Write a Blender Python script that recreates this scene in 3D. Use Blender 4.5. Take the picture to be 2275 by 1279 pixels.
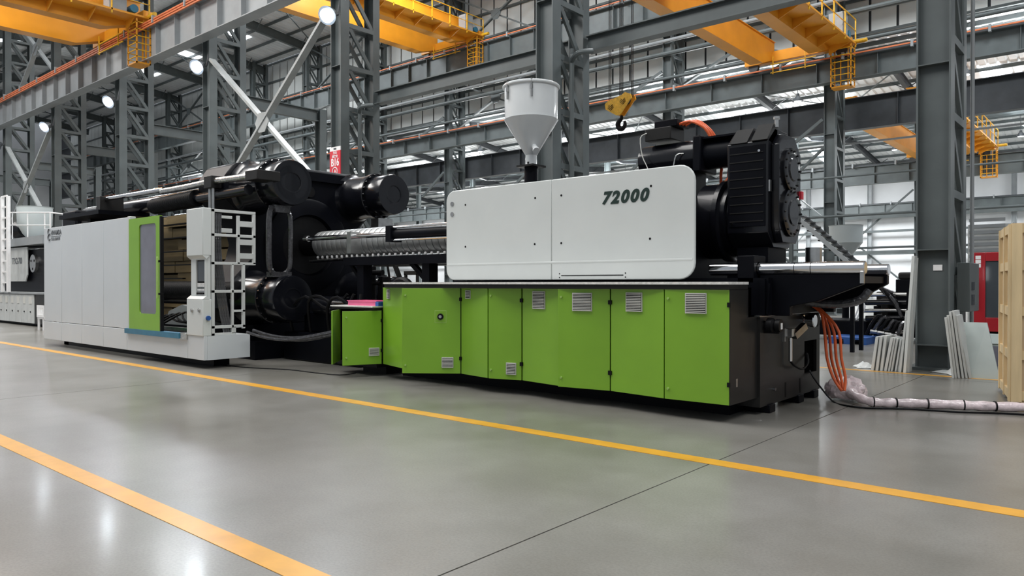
import bpy, math, random
from mathutils import Vector, Matrix
random.seed(7)
for o in list(bpy.data.objects): bpy.data.objects.remove(o, do_unlink=True)
SC = bpy.context.scene
COL = SC.collection
PI = math.pi
# ------------------------------------------------------------------ camera
H0 = 1.5; FPX = 1645.0; YAW = math.radians(40.6)
cam = bpy.data.cameras.new('camera'); camo = bpy.data.objects.new('camera', cam); COL.objects.link(camo)
cam.sensor_width = 36; cam.lens = FPX/2275*36; cam.clip_end = 400; cam.clip_start = .05
camo.location = (0, 0, H0); camo.rotation_euler = (math.radians(90-.366), 0, YAW)
SC.camera = camo
# ------------------------------------------------------------------ world, light, exposure
SC.view_settings.view_transform = 'Standard'; SC.view_settings.look = 'None'
SC.view_settings.gamma = 1; SC.view_settings.exposure = 0.0; SC.view_settings.use_curve_mapping = False
W = bpy.data.worlds.new('hall_air'); SC.world = W; W.use_nodes = True
bg = W.node_tree.nodes['Background']; bg.inputs[0].default_value = (.80, .86, .93, 1); bg.inputs[1].default_value = .42
def area(name, loc, sx, sy, power, col=(1, .98, .95), rot=(0, 0, 0)):
    l = bpy.data.lights.new(name, 'AREA'); l.shape = 'RECTANGLE'; l.size = sx; l.size_y = sy; l.energy = power; l.color = col
    o = bpy.data.objects.new(name, l); COL.objects.link(o); o.location = loc; o.rotation_euler = rot; return o
for i, (x, p) in enumerate(((6, 1300), (-8, 1300), (-20, 2300), (-32, 2600), (-46, 1800))):
    area('hall_light', (x, 3.0, 15.5), 6, 10, p)
for i, x in enumerate((0, -15, -30, -45, -60)):
    area('bay_light', (x, 26, 21.4), 6, 5, 2600, (.93, .97, 1))
for i, x in enumerate((2, -23, -40, -60, -82)):
    area('far_bay_light', (x, 47, 12.2), 8, 6, 4200, (.95, .98, 1))
    area('far_bay_light', (x, 68, 12.2), 8, 6, 4200, (.95, .98, 1))
for i, x in enumerate((-3, -20, -37, -56, -78)):  # added upward fill, no real fittings: brightens the undersides of the far roofs
    area('roof_fill', (x, 40.2, 10.9), 4, .6, 900, (.95, .98, 1), (PI, 0, 0))
    area('roof_fill', (x, 56.0, 10.4), 4, .6, 900, (.95, .98, 1), (PI, 0, 0))
    area('roof_fill', (x, 60.5, 10.4), 4, .6, 900, (.95, .98, 1), (PI, 0, 0))
# ------------------------------------------------------------------ pixel helpers (real positions read off the photograph)
sy_, cy_ = math.sin(YAW), math.cos(YAW)
def ratio(u):
    s = (u-1137.5)/FPX
    return (-sy_+cy_*s)/(cy_+sy_*s)
def depth(u, Y): return Y/(cy_+sy_*(u-1137.5)/FPX)
def xa(u, Y): return ratio(u)*Y
def za(u, v, Y): return H0+(629-v)*depth(u, Y)/FPX
def pt(u, v, Y): return (xa(u, Y), Y, za(u, v, Y))
def ground(u, v, z=0):
    t = (H0-z)*FPX/(v-629); s = (u-1137.5)/FPX
    return (t*(-sy_+cy_*s), t*(cy_+sy_*s), z)
# ------------------------------------------------------------------ materials
def mat(name, col, rough=.5, metal=0, var=.0, vscale=3, bump=0, bscale=60, coat=0, emit=None, estr=0, rvar=0, alpha=None, trans=0, stretch=None):
    m = bpy.data.materials.new(name); m.use_nodes = True; nt = m.node_tree; b = nt.nodes['Principled BSDF']
    b.inputs['Base Color'].default_value = (*col, 1); b.inputs['Roughness'].default_value = rough; b.inputs['Metallic'].default_value = metal
    b.inputs['Coat Weight'].default_value = coat; b.inputs['Transmission Weight'].default_value = trans
    if emit: b.inputs['Emission Color'].default_value = (*emit, 1); b.inputs['Emission Strength'].default_value = estr
    if alpha is not None: b.inputs['Alpha'].default_value = alpha
    tc = nt.nodes.new('ShaderNodeTexCoord')
    src = tc.outputs['Object']
    if stretch:
        mp = nt.nodes.new('ShaderNodeMapping'); mp.inputs['Scale'].default_value = stretch; nt.links.new(src, mp.inputs[0]); src = mp.outputs[0]
    if var or rvar:
        n = nt.nodes.new('ShaderNodeTexNoise'); n.inputs['Scale'].default_value = vscale; n.inputs['Detail'].default_value = 6; nt.links.new(src, n.inputs['Vector'])
        if var:
            r = nt.nodes.new('ShaderNodeValToRGB'); nt.links.new(n.outputs[0], r.inputs[0])
            r.color_ramp.elements[0].position = .3; r.color_ramp.elements[1].position = .7
            r.color_ramp.elements[0].color = (*[c*(1-var) for c in col], 1); r.color_ramp.elements[1].color = (*[min(1, c*(1+var)) for c in col], 1)
            nt.links.new(r.outputs[0], b.inputs['Base Color'])
        if rvar:
            mr = nt.nodes.new('ShaderNodeMapRange'); mr.inputs['To Min'].default_value = max(.02, rough-rvar); mr.inputs['To Max'].default_value = rough+rvar
            nt.links.new(n.outputs[0], mr.inputs[0]); nt.links.new(mr.outputs[0], b.inputs['Roughness'])
    if bump:
        n2 = nt.nodes.new('ShaderNodeTexNoise'); n2.inputs['Scale'].default_value = bscale; n2.inputs['Detail'].default_value = 3; nt.links.new(src, n2.inputs['Vector'])
        bp = nt.nodes.new('ShaderNodeBump'); bp.inputs['Strength'].default_value = bump; bp.inputs['Distance'].default_value = .01
        nt.links.new(n2.outputs[0], bp.inputs['Height']); nt.links.new(bp.outputs[0], b.inputs['Normal'])
    return m
M = dict(
 steel=mat('grey_steel_paint', (.096, .113, .115), .5, 0, .16, 1.2, .05, 40),
 steel_dark=mat('dark_steel_paint', (.045, .050, .056), .5, 0, .2, 1.5),
 steel_light=mat('light_steel_paint', (.30, .32, .33), .45, 0, .12, 1.2),
 brace=mat('brace_paint', (.33, .35, .35), .45, 0, .15, 2),
 orange=mat('crane_orange_paint', (.72, .30, .018), .42, 0, .10, .8, .03, 30),
 orange_rail=mat('conductor_rail_orange', (.62, .17, .06), .5, 0, .15, 2),
 green=mat('lime_green_paint', (.205, .42, .026), .38, 0, .05, 2, .02, 90, .15),
 green_edge=mat('green_panel_edge', (.33, .52, .13), .4),
 white=mat('white_machine_paint', (.62, .65, .64), .33, 0, .03, 1.5, .015, 60, .2),
 white_b=mat('white_guard_paint', (.60, .635, .66), .36, 0, .03, 1.2, .015, 60, .2),
 offwhite=mat('offwhite_paint', (.55, .57, .56), .5, 0, .08, 3),
 black=mat('black_machine_paint', (.0035, .004, .0065), .42, 0, .3, 2, .03, 30),
 gloss=mat('glossy_black_paint', (.005, .0055, .008), .22, 0, .2, 2, .02, 12, .5),
 charcoal=mat('charcoal_paint', (.020, .0195, .019), .38, 0, .12, 3, .02, 50, .2),
 rubber=mat('black_rubber', (.006, .006, .007), .5, 0, .2, 12),
 chrome=mat('chrome', (.75, .76, .78), .10, 1, .05, 3, 0, 1, 0, None, 0, .04),
 metal=mat('bare_metal', (.5, .5, .49), .28, 1, .15, 8, .05, 60),
 foil=mat('silver_foil_wrap', (.62, .62, .60), .25, 1, .3, 14, .9, 26),
 blackfoil=mat('black_plastic_wrap', (.05, .05, .055), .18, 0, .4, 20, 1.0, 30, .6),
 band=mat('heater_band_steel', (.48, .49, .49), .42, .6, .2, 6),
 deck=mat('chequer_plate', (.78, .77, .74), .35, .1, .15, 25, .5, 70),
 hose=mat('orange_hose', (.75, .13, .035), .38, 0, .1, 10),
 glass=mat('grey_window_glass', (.17, .17, .21), .12, 0, .1, 3, 0, 1, .3),
 screen=mat('dark_screen', (.06, .07, .08), .15, 0, .05, 3),
 blue=mat('blue_rail_paint', (.03, .16, .26), .4, 0, .15, 5),
 blue2=mat('pallet_blue', (.02, .09, .32), .5, 0, .15, 5),
 pink=mat('pink_plastic', (.80, .16, .32), .4, 0, .08, 5),
 red=mat('dark_red_paint', (.36, .010, .018), .35, 0, .06, 3, .01, 60, .2),
 signred=mat('sign_red', (.62, .03, .05), .5, 0, .05, 8),
 ply=mat('plywood', (.60, .45, .28), .6, 0, .12, 5, .08, 40, 0, None, 0, 0, None, 0, (1, 1, .12)),
 batten=mat('pine_batten', (.70, .54, .31), .6, 0, .18, 8, .1, 40, 0, None, 0, 0, None, 0, (1, 1, .12)),
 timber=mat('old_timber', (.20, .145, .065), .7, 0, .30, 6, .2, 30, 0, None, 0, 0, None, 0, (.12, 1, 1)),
 roof=mat('corrugated_roof_sheet', (.80, .82, .83), .5, 0, .10, .6),
 panel=mat('wall_sheet', (.66, .68, .66), .55, 0, .16, .35, .03, 5),
 wall=mat('far_wall_sheet', (.70, .71, .72), .6, 0, .08, .3),
 yellow=mat('yellow_floor_paint', (.66, .33, .035), .32, 0, .10, 5, .02, 40),
 lamp=mat('flood_lamp_lens', (1, 1, 1), .3, emit=(.80, .90, 1), estr=22),
 sky=mat('skylight_sheet', (.9, .9, .9), .5, emit=(.88, .95, 1), estr=4.0),
 tube=mat('tube_light', (1, 1, 1), .5, emit=(.9, .97, 1), estr=9),
 ink=mat('dark_green_lettering', (.010, .028, .022), .4),
 inkg=mat('grey_lettering', (.09, .10, .11), .5),
 paper=mat('white_label', (.85, .85, .85), .5, 0, .04, 20),
 film=mat('clear_plastic_film', (.78, .66, .68), .22, 0, .25, 9, .9, 22, .4),
 hopper=mat('white_hopper_paint', (.72, .75, .76), .30, 0, .04, 2, .01, 30, .4),
 hopper_d=mat('translucent_hopper', (.55, .60, .60), .3, 0, .05, 2),
 paleblue=mat('pale_green_grey_panel', (.40, .46, .45), .4, 0, .06, 3),
 yellowpaint=mat('hook_block_yellow', (.72, .40, .02), .45, 0, .2, 10),
 louver=mat('vent_plastic', (.62, .62, .58), .45),
)
for k_, v_ in (('black', .10), ('charcoal', .2), ('rubber', .18), ('gloss', .38)): M[k_].node_tree.nodes['Principled BSDF'].inputs['Specular IOR Level'].default_value = v_
M['charcoal'].node_tree.nodes['Principled BSDF'].inputs['Coat Weight'].default_value = .05
M['gloss'].node_tree.nodes['Principled BSDF'].inputs['Coat Weight'].default_value = .2
# floor material: polished concrete
def floor_mat():
    m = bpy.data.materials.new('polished_concrete'); m.use_nodes = True; nt = m.node_tree; b = nt.nodes['Principled BSDF']
    tc = nt.nodes.new('ShaderNodeTexCoord')
    def noise(scale, det, rough=.6):
        n = nt.nodes.new('ShaderNodeTexNoise'); n.inputs['Scale'].default_value = scale; n.inputs['Detail'].default_value = det; n.inputs['Roughness'].default_value = rough
        nt.links.new(tc.outputs['Object'], n.inputs['Vector']); return n
    a = noise(.5, 6); c = noise(60, 3); e = noise(1.6, 4, .5)
    r = nt.nodes.new('ShaderNodeValToRGB'); nt.links.new(a.outputs[0], r.inputs[0])
    r.color_ramp.elements[0].position = .3; r.color_ramp.elements[0].color = (.165, .157, .138, 1)
    r.color_ramp.elements[1].position = .72; r.color_ramp.elements[1].color = (.248, .241, .224, 1)
    r2 = nt.nodes.new('ShaderNodeValToRGB'); nt.links.new(c.outputs[0], r2.inputs[0])
    r2.color_ramp.elements[0].position = .3; r2.color_ramp.elements[0].color = (.86, .86, .86, 1); r2.color_ramp.elements[1].color = (1.06, 1.06, 1.06, 1); r2.color_ramp.elements[1].position = .65
    r3 = nt.nodes.new('ShaderNodeValToRGB'); nt.links.new(e.outputs[0], r3.inputs[0])
    r3.color_ramp.elements[0].position = .2; r3.color_ramp.elements[0].color = (.93, .93, .93, 1); r3.color_ramp.elements[1].color = (1.05, 1.05, 1.05, 1); r3.color_ramp.elements[1].position = .8
    for q_ in (r, r2, r3): q_.color_ramp.interpolation = 'EASE'
    mx = nt.nodes.new('ShaderNodeMixRGB'); mx.blend_type = 'MULTIPLY'; mx.inputs[0].default_value = 1
    nt.links.new(r.outputs[0], mx.inputs[1]); nt.links.new(r2.outputs[0], mx.inputs[2])
    mx2 = nt.nodes.new('ShaderNodeMixRGB'); mx2.blend_type = 'MULTIPLY'; mx2.inputs[0].default_value = 1
    nt.links.new(mx.outputs[0], mx2.inputs[1]); nt.links.new(r3.outputs[0], mx2.inputs[2])
    nt.links.new(mx2.outputs[0], b.inputs['Base Color'])
    mr = nt.nodes.new('ShaderNodeMapRange'); mr.inputs['To Min'].default_value = .25; mr.inputs['To Max'].default_value = .31; mr.interpolation_type = 'SMOOTHSTEP'
    b.inputs['Roughness'].default_value = .29
    b.inputs['Coat Weight'].default_value = .10; b.inputs['Coat Roughness'].default_value = .12
    return m
M['floor'] = floor_mat()
# ------------------------------------------------------------------ mesh builder
class MB:
    def __init__(s): s.v = []; s.f = []
    def add(s, vs, fs):
        n = len(s.v); s.v += [tuple(p) for p in vs]; s.f += [tuple(i+n for i in f) for f in fs]; return s
    def box(s, x0, x1, y0, y1, z0, z1):
        return s.add([(x0,y0,z0),(x1,y0,z0),(x1,y1,z0),(x0,y1,z0),(x0,y0,z1),(x1,y0,z1),(x1,y1,z1),(x0,y1,z1)],
                     [(3,2,1,0),(4,5,6,7),(0,1,5,4),(1,2,6,5),(2,3,7,6),(3,0,4,7)])
    def frame(s, p, q, up=(0,0,1)):
        p = Vector(p); q = Vector(q); d = (q-p).normalized(); u = Vector(up)
        if abs(d.dot(u)) > .99: u = Vector((0,1,0))
        a = d.cross(u).normalized(); b = a.cross(d).normalized(); return p, q, a, b
    def beam(s, p, q, w, h, up=(0,0,1)):
        p, q, a, b = s.frame(p, q, up); a = a*(w/2); b = b*(h/2)
        return s.add([p-a-b, p+a-b, p+a+b, p-a+b, q-a-b, q+a-b, q+a+b, q-a+b], [(0,1,2,3),(7,6,5,4),(0,4,5,1),(1,5,6,2),(2,6,7,3),(3,7,4,0)])
    def ib(s, p, q, w, h, t=.03, up=(0,0,1)):
        P, Q, a, b = s.frame(p, q, up); o = b*(h/2-t/2)
        s.beam(P+o, Q+o, w, t, up); s.beam(P-o, Q-o, w, t, up); s.beam(P, Q, t, h-2*t, up); return s
    def cyl(s, p, q, r, n=24, r2=None):
        p, q, a, b = s.frame(p, q); r2 = r if r2 is None else r2
        vs = [p+(a*math.cos(2*PI*i/n)+b*math.sin(2*PI*i/n))*r for i in range(n)]+[q+(a*math.cos(2*PI*i/n)+b*math.sin(2*PI*i/n))*r2 for i in range(n)]
        fs = [(i, i+n, (i+1)%n+n, (i+1)%n) for i in range(n)]+[tuple(range(n)), tuple(range(2*n-1, n-1, -1))]
        return s.add(vs, fs)
    def lathe(s, o, d, prof, n=32, cap=True):
        o = Vector(o); _, _, a, b = s.frame(o, o+Vector(d)); d = Vector(d).normalized()
        vs = []; fs = []
        for r, h in prof:
            vs += [o+d*h+(a*math.cos(2*PI*i/n)+b*math.sin(2*PI*i/n))*r for i in range(n)]
        for k in range(len(prof)-1):
            fs += [(k*n+i, (k+1)*n+i, (k+1)*n+(i+1)%n, k*n+(i+1)%n) for i in range(n)]
        if cap: fs += [tuple(range(n)), tuple(range(len(vs)-1, len(vs)-n-1, -1))]
        return s.add(vs, fs)
    def tube(s, pts, r, n=8, smooth=3):
        P = [Vector(p) for p in pts]
        if smooth and len(P) > 2:
            Q = []
            for i in range(len(P)-1):
                p0 = P[max(0,i-1)]; p1 = P[i]; p2 = P[i+1]; p3 = P[min(len(P)-1,i+2)]
                for k in range(smooth):
                    t = k/smooth
                    Q.append(.5*((2*p1)+(p2-p0)*t+(2*p0-5*p1+4*p2-p3)*t*t+(3*p1-p0-3*p2+p3)*t**3))
            Q.append(P[-1]); P = Q
        rs = r if callable(r) else (lambda t: r)
        vs = []; fs = []; a = None
        for i, p in enumerate(P):
            d = (P[min(i+1,len(P)-1)]-P[max(i-1,0)]).normalized()
            if a is None:
                a = d.cross(Vector((0,0,1)));
                if a.length < .01: a = d.cross(Vector((0,1,0)))
            a = (a-d*a.dot(d)).normalized(); b = d.cross(a); R = rs(i/(len(P)-1))
            vs += [p+(a*math.cos(2*PI*k/n)+b*math.sin(2*PI*k/n))*R for k in range(n)]
        for i in range(len(P)-1):
            fs += [(i*n+k, i*n+(k+1)%n, (i+1)*n+(k+1)%n, (i+1)*n+k) for k in range(n)]
        fs += [tuple(range(n-1,-1,-1)), tuple(range((len(P)-1)*n, len(P)*n))]
        return s.add(vs, fs)
    def prism(s, poly, ax, a0, a1):
        n = len(poly)
        def mk(p, a):
            return (a, p[0], p[1]) if ax == 'x' else (p[0], a, p[1]) if ax == 'y' else (p[0], p[1], a)
        return s.add([mk(p, a0) for p in poly]+[mk(p, a1) for p in poly],
                     [tuple(range(n)), tuple(range(2*n-1, n-1, -1))]+[(i, i+n, (i+1)%n+n, (i+1)%n) for i in range(n)])
    def vpanel(s, a, b, z0, z1, th=.025):   # upright sheet from plan point a to b
        a = Vector((*a, 0)); b = Vector((*b, 0)); d = (b-a).normalized(); nrm = Vector((-d.y, d.x, 0))*th
        P = [a, b, b+nrm, a+nrm]
        return s.add([(p.x,p.y,z0) for p in P]+[(p.x,p.y,z1) for p in P], [(3,2,1,0),(4,5,6,7),(0,1,5,4),(1,2,6,5),(2,3,7,6),(3,0,4,7)])
ORG = {}
def rounded(x0, x1, z0, z1, r, n=6):
    if not isinstance(r, (tuple, list)): r = (r,)*4
    pts = []
    for (cx, cz, a0), R in zip(((x0, z0, PI), (x1, z0, 1.5*PI), (x1, z1, 0), (x0, z1, .5*PI)), r):
        if R <= 0: pts.append((cx, cz)); continue
        ox = cx+R if cx == x0 else cx-R; oz = cz+R if cz == z0 else cz-R
        for i in range(n+1):
            a = a0+.5*PI*i/n; pts.append((ox+R*math.cos(a), oz+R*math.sin(a)))
    return pts
def mesh(name, mb, m, org=(0,0,0), smooth=True):
    me = bpy.data.meshes.new(name); o = Vector(org)
    me.from_pydata([(v[0]-o.x, v[1]-o.y, v[2]-o.z) for v in mb.v], [], mb.f)
    me.materials.append(M[m] if isinstance(m, str) else m)
    import bmesh
    bm = bmesh.new(); bm.from_mesh(me); bmesh.ops.recalc_face_normals(bm, faces=bm.faces); bm.to_mesh(me); bm.free()
    if smooth:
        for p in me.polygons: p.use_smooth = True
        me.set_sharp_from_angle(angle=math.radians(32))
    return me
def tag(o, label=None, cat=None, group=None, kind=None):
    if label: o['label'] = label
    if cat: o['category'] = cat
    if group: o['group'] = group
    if kind: o['kind'] = kind
    return o
def T(name, label, cat, loc=(0,0,0), group=None):
    o = bpy.data.objects.new(name, None); COL.objects.link(o); o.location = loc; o.empty_display_size = .2
    ORG[o.name] = tuple(loc); return tag(o, label, cat, group)
def P(name, mb, m, parent, label=None, bev=0, kind=None):
    org = ORG[parent.name]; o = bpy.data.objects.new(name, mesh(name, mb, m, org)); COL.objects.link(o); o.parent = parent; ORG[o.name] = org
    if label: o['label'] = label
    if kind: o['kind'] = kind
    if bev:
        b = o.modifiers.new('bevel', 'BEVEL'); b.width = bev; b.segments = 2; b.limit_method = 'ANGLE'; b.angle_limit = math.radians(40)
    return o
def inst(name, me, parent, loc, rot=None):
    o = bpy.data.objects.new(name, me); COL.objects.link(o); o.parent = parent; g = ORG[parent.name]; o.location = Vector(loc)-Vector(g)
    if rot: o.rotation_euler = rot
    return o
def TM(name, mb, m, label, cat, group=None, loc=None, bev=0, kind=None):     # a thing that is one mesh
    if loc is None:
        xs = [v[0] for v in mb.v]; ys = [v[1] for v in mb.v]; zs = [v[2] for v in mb.v]; loc = ((min(xs)+max(xs))/2, (min(ys)+max(ys))/2, min(zs))
    o = bpy.data.objects.new(name, mesh(name, mb, m, loc)); COL.objects.link(o); o.location = loc; ORG[o.name] = tuple(loc)
    if bev:
        b = o.modifiers.new('bevel', 'BEVEL'); b.width = bev; b.segments = 2; b.limit_method = 'ANGLE'
    return tag(o, label, cat, group, kind)
def S(name, mb, m):
    o = bpy.data.objects.new(name, mesh(name, mb, m, smooth=False)); COL.objects.link(o); ORG[o.name] = (0,0,0); return tag(o, kind='structure')
def copy_tree(o, parent=None):
    c = o.copy(); COL.objects.link(c); c.parent = parent
    for ch in list(o.children): copy_tree(ch, c)
    return c
def text(name, s, size, m, parent, loc, rot=(PI/2,0,0), shear=0, bold=0, space=1, align='LEFT', sx=1, ext=.002):
    cu = bpy.data.curves.new(name, 'FONT'); cu.body = s; cu.size = size; cu.shear = shear; cu.offset = bold; cu.space_character = space; cu.align_x = align; cu.extrude = ext; cu.resolution_u = 4
    o = bpy.data.objects.new(name, cu); COL.objects.link(o)
    bpy.context.view_layer.update()
    me = bpy.data.meshes.new_from_object(o.evaluated_get(bpy.context.evaluated_depsgraph_get())); bpy.data.objects.remove(o, do_unlink=True)
    me.materials.clear(); me.materials.append(M[m])
    q = bpy.data.objects.new(name, me); COL.objects.link(q); q.parent = parent; g = ORG[parent.name]; q.location = Vector(loc)-Vector(g); q.rotation_euler = rot; q.scale = (sx, 1, 1)
    return q
# ================================================================== SETTING
XL, XR = -118, 16
fl = S('floor', MB().box(XL, XR, -8, 82, -.30, -.12), 'steel_dark')
xj = [-2.75+8.5*k for k in (2,1,0,-1,-2,-3,-4,-5,-6,-8,-10,-13)]
xj = [XR]+[x for x in xj if x < XR-1]+[XL]
yj = [-8, 13.2, 34, 58, 82]
for j in range(4):
    for i in range(len(xj)-1):
        P('floor_slab', MB().box(xj[i+1]+.006, xj[i]-.006, yj[j]+.005, yj[j+1]-.005, -.12, 0), 'floor', fl)
TM('floor_line', MB().box(-80, 12, 5.72, 5.90, 0, .003), 'yellow', 'long yellow floor line running close along the front of the machine', 'floor line')
TM('floor_line', MB().box(-60, 12, 2.11, 2.27, 0, .003), 'yellow', 'yellow floor line nearest the camera, crossing the lower left corner', 'floor line')
TM('floor_line', MB().box(-80, 10, 13.55, 13.67, 0, .003), 'yellow', 'thin yellow floor line in front of the leaning white panels', 'floor line')
# far walls
S('wall_back', MB().box(XL, XR, 80, 80.3, 0, 16), 'wall')
S('wall_left', MB().box(XL-.3, XL, 12, 82, 0, 24), 'wall')
# corrugated roofs
def corr(x0, x1, prof, pitch=.5, h=.07):
    mb = MB(); xs = []; x = x0
    while x < x1:
        xs += [(x, 0), (x+pitch*.68, 0), (x+pitch*.76, h), (x+pitch*.92, h)]; x += pitch
    for i, (x, dz) in enumerate(xs):
        for (y, z) in prof: mb.v.append((x, y, z+dz))
    n = len(prof)
    for i in range(len(xs)-1):
        for k in range(n-1): mb.f.append((i*n+k, i*n+k+1, (i+1)*n+k+1, (i+1)*n+k))
    return mb
CX = [-2.8-8.5*k for k in range(-1, 13)]     # column lines
def ceiling(name, prof, x0, x1, skyl, rafter_m='steel_dark', depth_=.5):
    c = S(name, corr(x0, x1, prof), 'roof')
    pu = MB(); 
    for k in range(len(prof)-1):
        (y0, z0), (y1, z1) = prof[k], prof[k+1]; n = max(2, int(abs(y1-y0)/1.9))
        for i in range(n):
            t = (i+.5)/n; y = y0+(y1-y0)*t; z = z0+(z1-z0)*t
            pu.beam((x0, y, z-.14), (x1, y, z-.14), .07, .22)
    P('purlin', pu, 'steel', c, kind='stuff')
    for x in CX:
        if x > x1 or x < x0: continue
        r = MB()
        for k in range(len(prof)-1):
            (y0, z0), (y1, z1) = prof[k], prof[k+1]
            r.ib((x, y0, z0-.28-depth_/2), (x, y1, z1-.28-depth_/2), .26, depth_)
            # fly braces
            n = max(2, int(abs(y1-y0)/3.8))
            for i in range(n):
                t = (i+.5)/n; y = y0+(y1-y0)*t; z = z0+(z1-z0)*t
                for sg in (-1, 1): r.beam((x+sg*.05, y, z-.25-depth_), (x+sg*.95, y, z-.22), .05, .05)
        P('rafter', r, rafter_m, c)
    # roof bracing rods
    rb = MB()
    for i in range(0, len(CX)-1, 2):
        for k in range(len(prof)-1):
            (y0, z0), (y1, z1) = prof[k], prof[k+1]; n = max(1, int(abs(y1-y0)/8))
            for q in range(n):
                a0 = q/n; a1 = (q+1)/n
                f = lambda t: (y0+(y1-y0)*t, z0+(z1-z0)*t-.5)
                ya, zz = f(a0); yb, zb = f(a1)
                rb.beam((CX[i], ya, zz), (CX[i+1], yb, zb), .06, .06); rb.beam((CX[i+1], ya, zz), (CX[i], yb, zb), .06, .06)
    P('roof_brace', rb, 'steel', c, kind='stuff')
    for (x, y, w, l) in skyl:
        for k in range(len(prof)-1):
            (y0, z0), (y1, z1) = prof[k], prof[k+1]
            if y0 <= y < y1:
                z = z0+(z1-z0)*(y-y0)/(y1-y0); sl = (z1-z0)/(y1-y0)
                mb = MB().beam((x, y-l/2, z-.03-sl*l/2), (x, y+l/2, z-.03+sl*l/2), w, .03)
                P('skylight', mb, 'sky', c)
ceiling('ceiling', [(13.8, 21.8), (25.5, 23.2), (37.5, 21.8)], -110, 8,
        [(x+4.2, y, 1.3, 4.5) for x in CX[1:11] for y in (19, 31)], 'steel', .7)
ceiling('ceiling_far', [(38.3, 13.3), (48, 14.6), (58.5, 13.3)], -110, 14,
        [(x+4.25, y, 1.1, 5) for x in CX[0:11] for y in (43.2, 53.5)])
ceiling('ceiling_farthest', [(58.5, 13.3), (69, 14.6), (80, 13.3)], -110, 14,
        [(x+4.25, y, 1.1, 5) for x in CX[0:11] for y in (63.5, 74.5)])
# clerestory wall above the far column row
YW = 38.1
wf = S('wall_clerestory', MB().box(XL, 12, YW+.12, YW+.18, 13.4, 21.9), 'steel_dark')
pm = mesh('wall_panel', MB().box(.06, 1.15, 0, .05, .05, 1.65), 'panel')
for i in range(60):
    x = 2-1.21*(i+1)
    for k in range(5): inst('wall_panel', pm, wf, (x, YW, 13.45+1.7*k))
rest = MB()
for i in range(60, 95):
    x = 2-1.21*(i+1)
    for k in range(5): rest.box(x+.03, x+1.18, YW, YW+.05, 13.49+1.7*k, 15.11+1.7*k)
P('wall_panel', rest, 'panel', wf, kind='stuff')
for k in range(6): P('wall_girt', MB().beam((XL, YW-.14, 13.42+1.7*k), (12, YW-.14, 13.42+1.7*k), .16, .12), 'steel', wf)
# dark cladding strip of bay C below the clerestory, seen between columns
# ------------------------------------------------------------------ laced columns
def i_beam_z(mb, xc, w, y0, y1, z0, z1, t=.03):      # web in the XZ plane, flanges at the two x sides
    mb.box(xc-w/2, xc-w/2+t, y0, y1, z0, z1); mb.box(xc+w/2-t, xc+w/2, y0, y1, z0, z1); ym = (y0+y1)/2; mb.box(xc-w/2+t, xc+w/2-t, ym-.012, ym+.012, z0, z1); return mb
def make_column(label, loc, Ht, w=.53, d=1.6, fy=.34, pitch=1.35, group=None, single=True, m='steel', stiff=3.2, first=1.62):
    c = T('steel_column', label, 'column', (0,0,0), group)
    P('front_beam', i_beam_z(MB(), 0, w, 0, fy, 0, Ht), m, c)
    P('rear_beam', i_beam_z(MB(), 0, w*.9, d-fy*.8, d, 0, Ht), m, c)
    P('base_plate', MB().box(-w/2-.12, w/2+.12, -.12, d+.12, 0, .05), m, c)
    sm = mesh('stiffener_plate', MB().box(-w/2+.03, w/2-.03, .0, fy/2-.012, 0, .018), m)
    z = .42
    zs = [.42, first+.45]
    while zs[-1]+stiff < Ht: zs.append(zs[-1]+stiff)
    for z in zs: inst('stiffener_plate', sm, c, (0, 0, z))
    y0 = fy-.02; y1 = d-fy*.8+.02; n = int((Ht-.4)/pitch)
    if single:
        hz = mesh('lacing_bar', MB().box(-.045, .045, y0, y1, 0, .14), m)
        dg = mesh('lacing_bar', MB().beam((0, y0, .07), (0, y1, pitch+.07), .07, .13), m)
        dg2 = mesh('lacing_bar', MB().beam((0, y1, .07), (0, y0, pitch+.07), .07, .13), m)
        for i in range(n):
            for sx in (-1, 1):
                inst('lacing_bar', hz, c, (sx*(w/2-.07), 0, .3+i*pitch))
                inst('lacing_bar', dg2 if (i % 2 == 0 or True) else dg, c, (sx*(w/2-.07), 0, .3+i*pitch))
    else:
        lb = MB()
        for i in range(n):
            for sx in (-1, 1):
                X = sx*(w/2-.07); z = .3+i*pitch
                lb.box(X-.045, X+.045, y0, y1, z, z+.12); lb.beam((X, y1, z+.07), (X, y0, z+pitch+.07), .07, .12)
        P('lacing', lb, m, c, kind='stuff')
    c.location = loc
    return c
YA = 14.4
LAB = {0: 'largest grey laced steel column at right with white panels leaning on it',
       1: 'grey laced steel column standing directly behind the white hopper',
       2: 'grey laced steel column carrying the red B16 sign behind the clamping cylinders',
       3: 'grey laced column under the second bright lamp from the right',
       4: 'grey laced column under the middle bright lamp of the five',
       5: 'grey laced column under the second bright lamp from the left',
       6: 'grey laced column at the left edge under the leftmost lamp'}
colA0 = make_column(LAB[0], (-2.8, YA, 0), 21.8)
colsA = {0: colA0}
for k in range(1, 10):
    c = copy_tree(colA0); c.location = (-2.8-8.5*k, YA, 0); colsA[k] = c
    if k in LAB: c['label'] = LAB[k]
    else:
        c['label'] = 'distant grey laced column beyond the leftmost lamp, near the left edge'; c['group'] = 'distant columns of the near row'
# downpipes inside near columns
for k, zt in ((1, 7.1), (2, 7.1)):
    X = -2.8-8.5*k
    TM('downpipe', MB().tube([(X+.33, 15.1, .05), (X+.33, 15.1, zt-.3), (X+.38, 15.05, zt-.05), (X+.65, 14.95, zt+.08), (X+.9, 15.2, zt+.12)], .065, 8),
       'steel', 'grey downpipe with a bent top beside the '+('column behind the hopper' if k == 1 else 'B16 sign column'), 'pipe')
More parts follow.
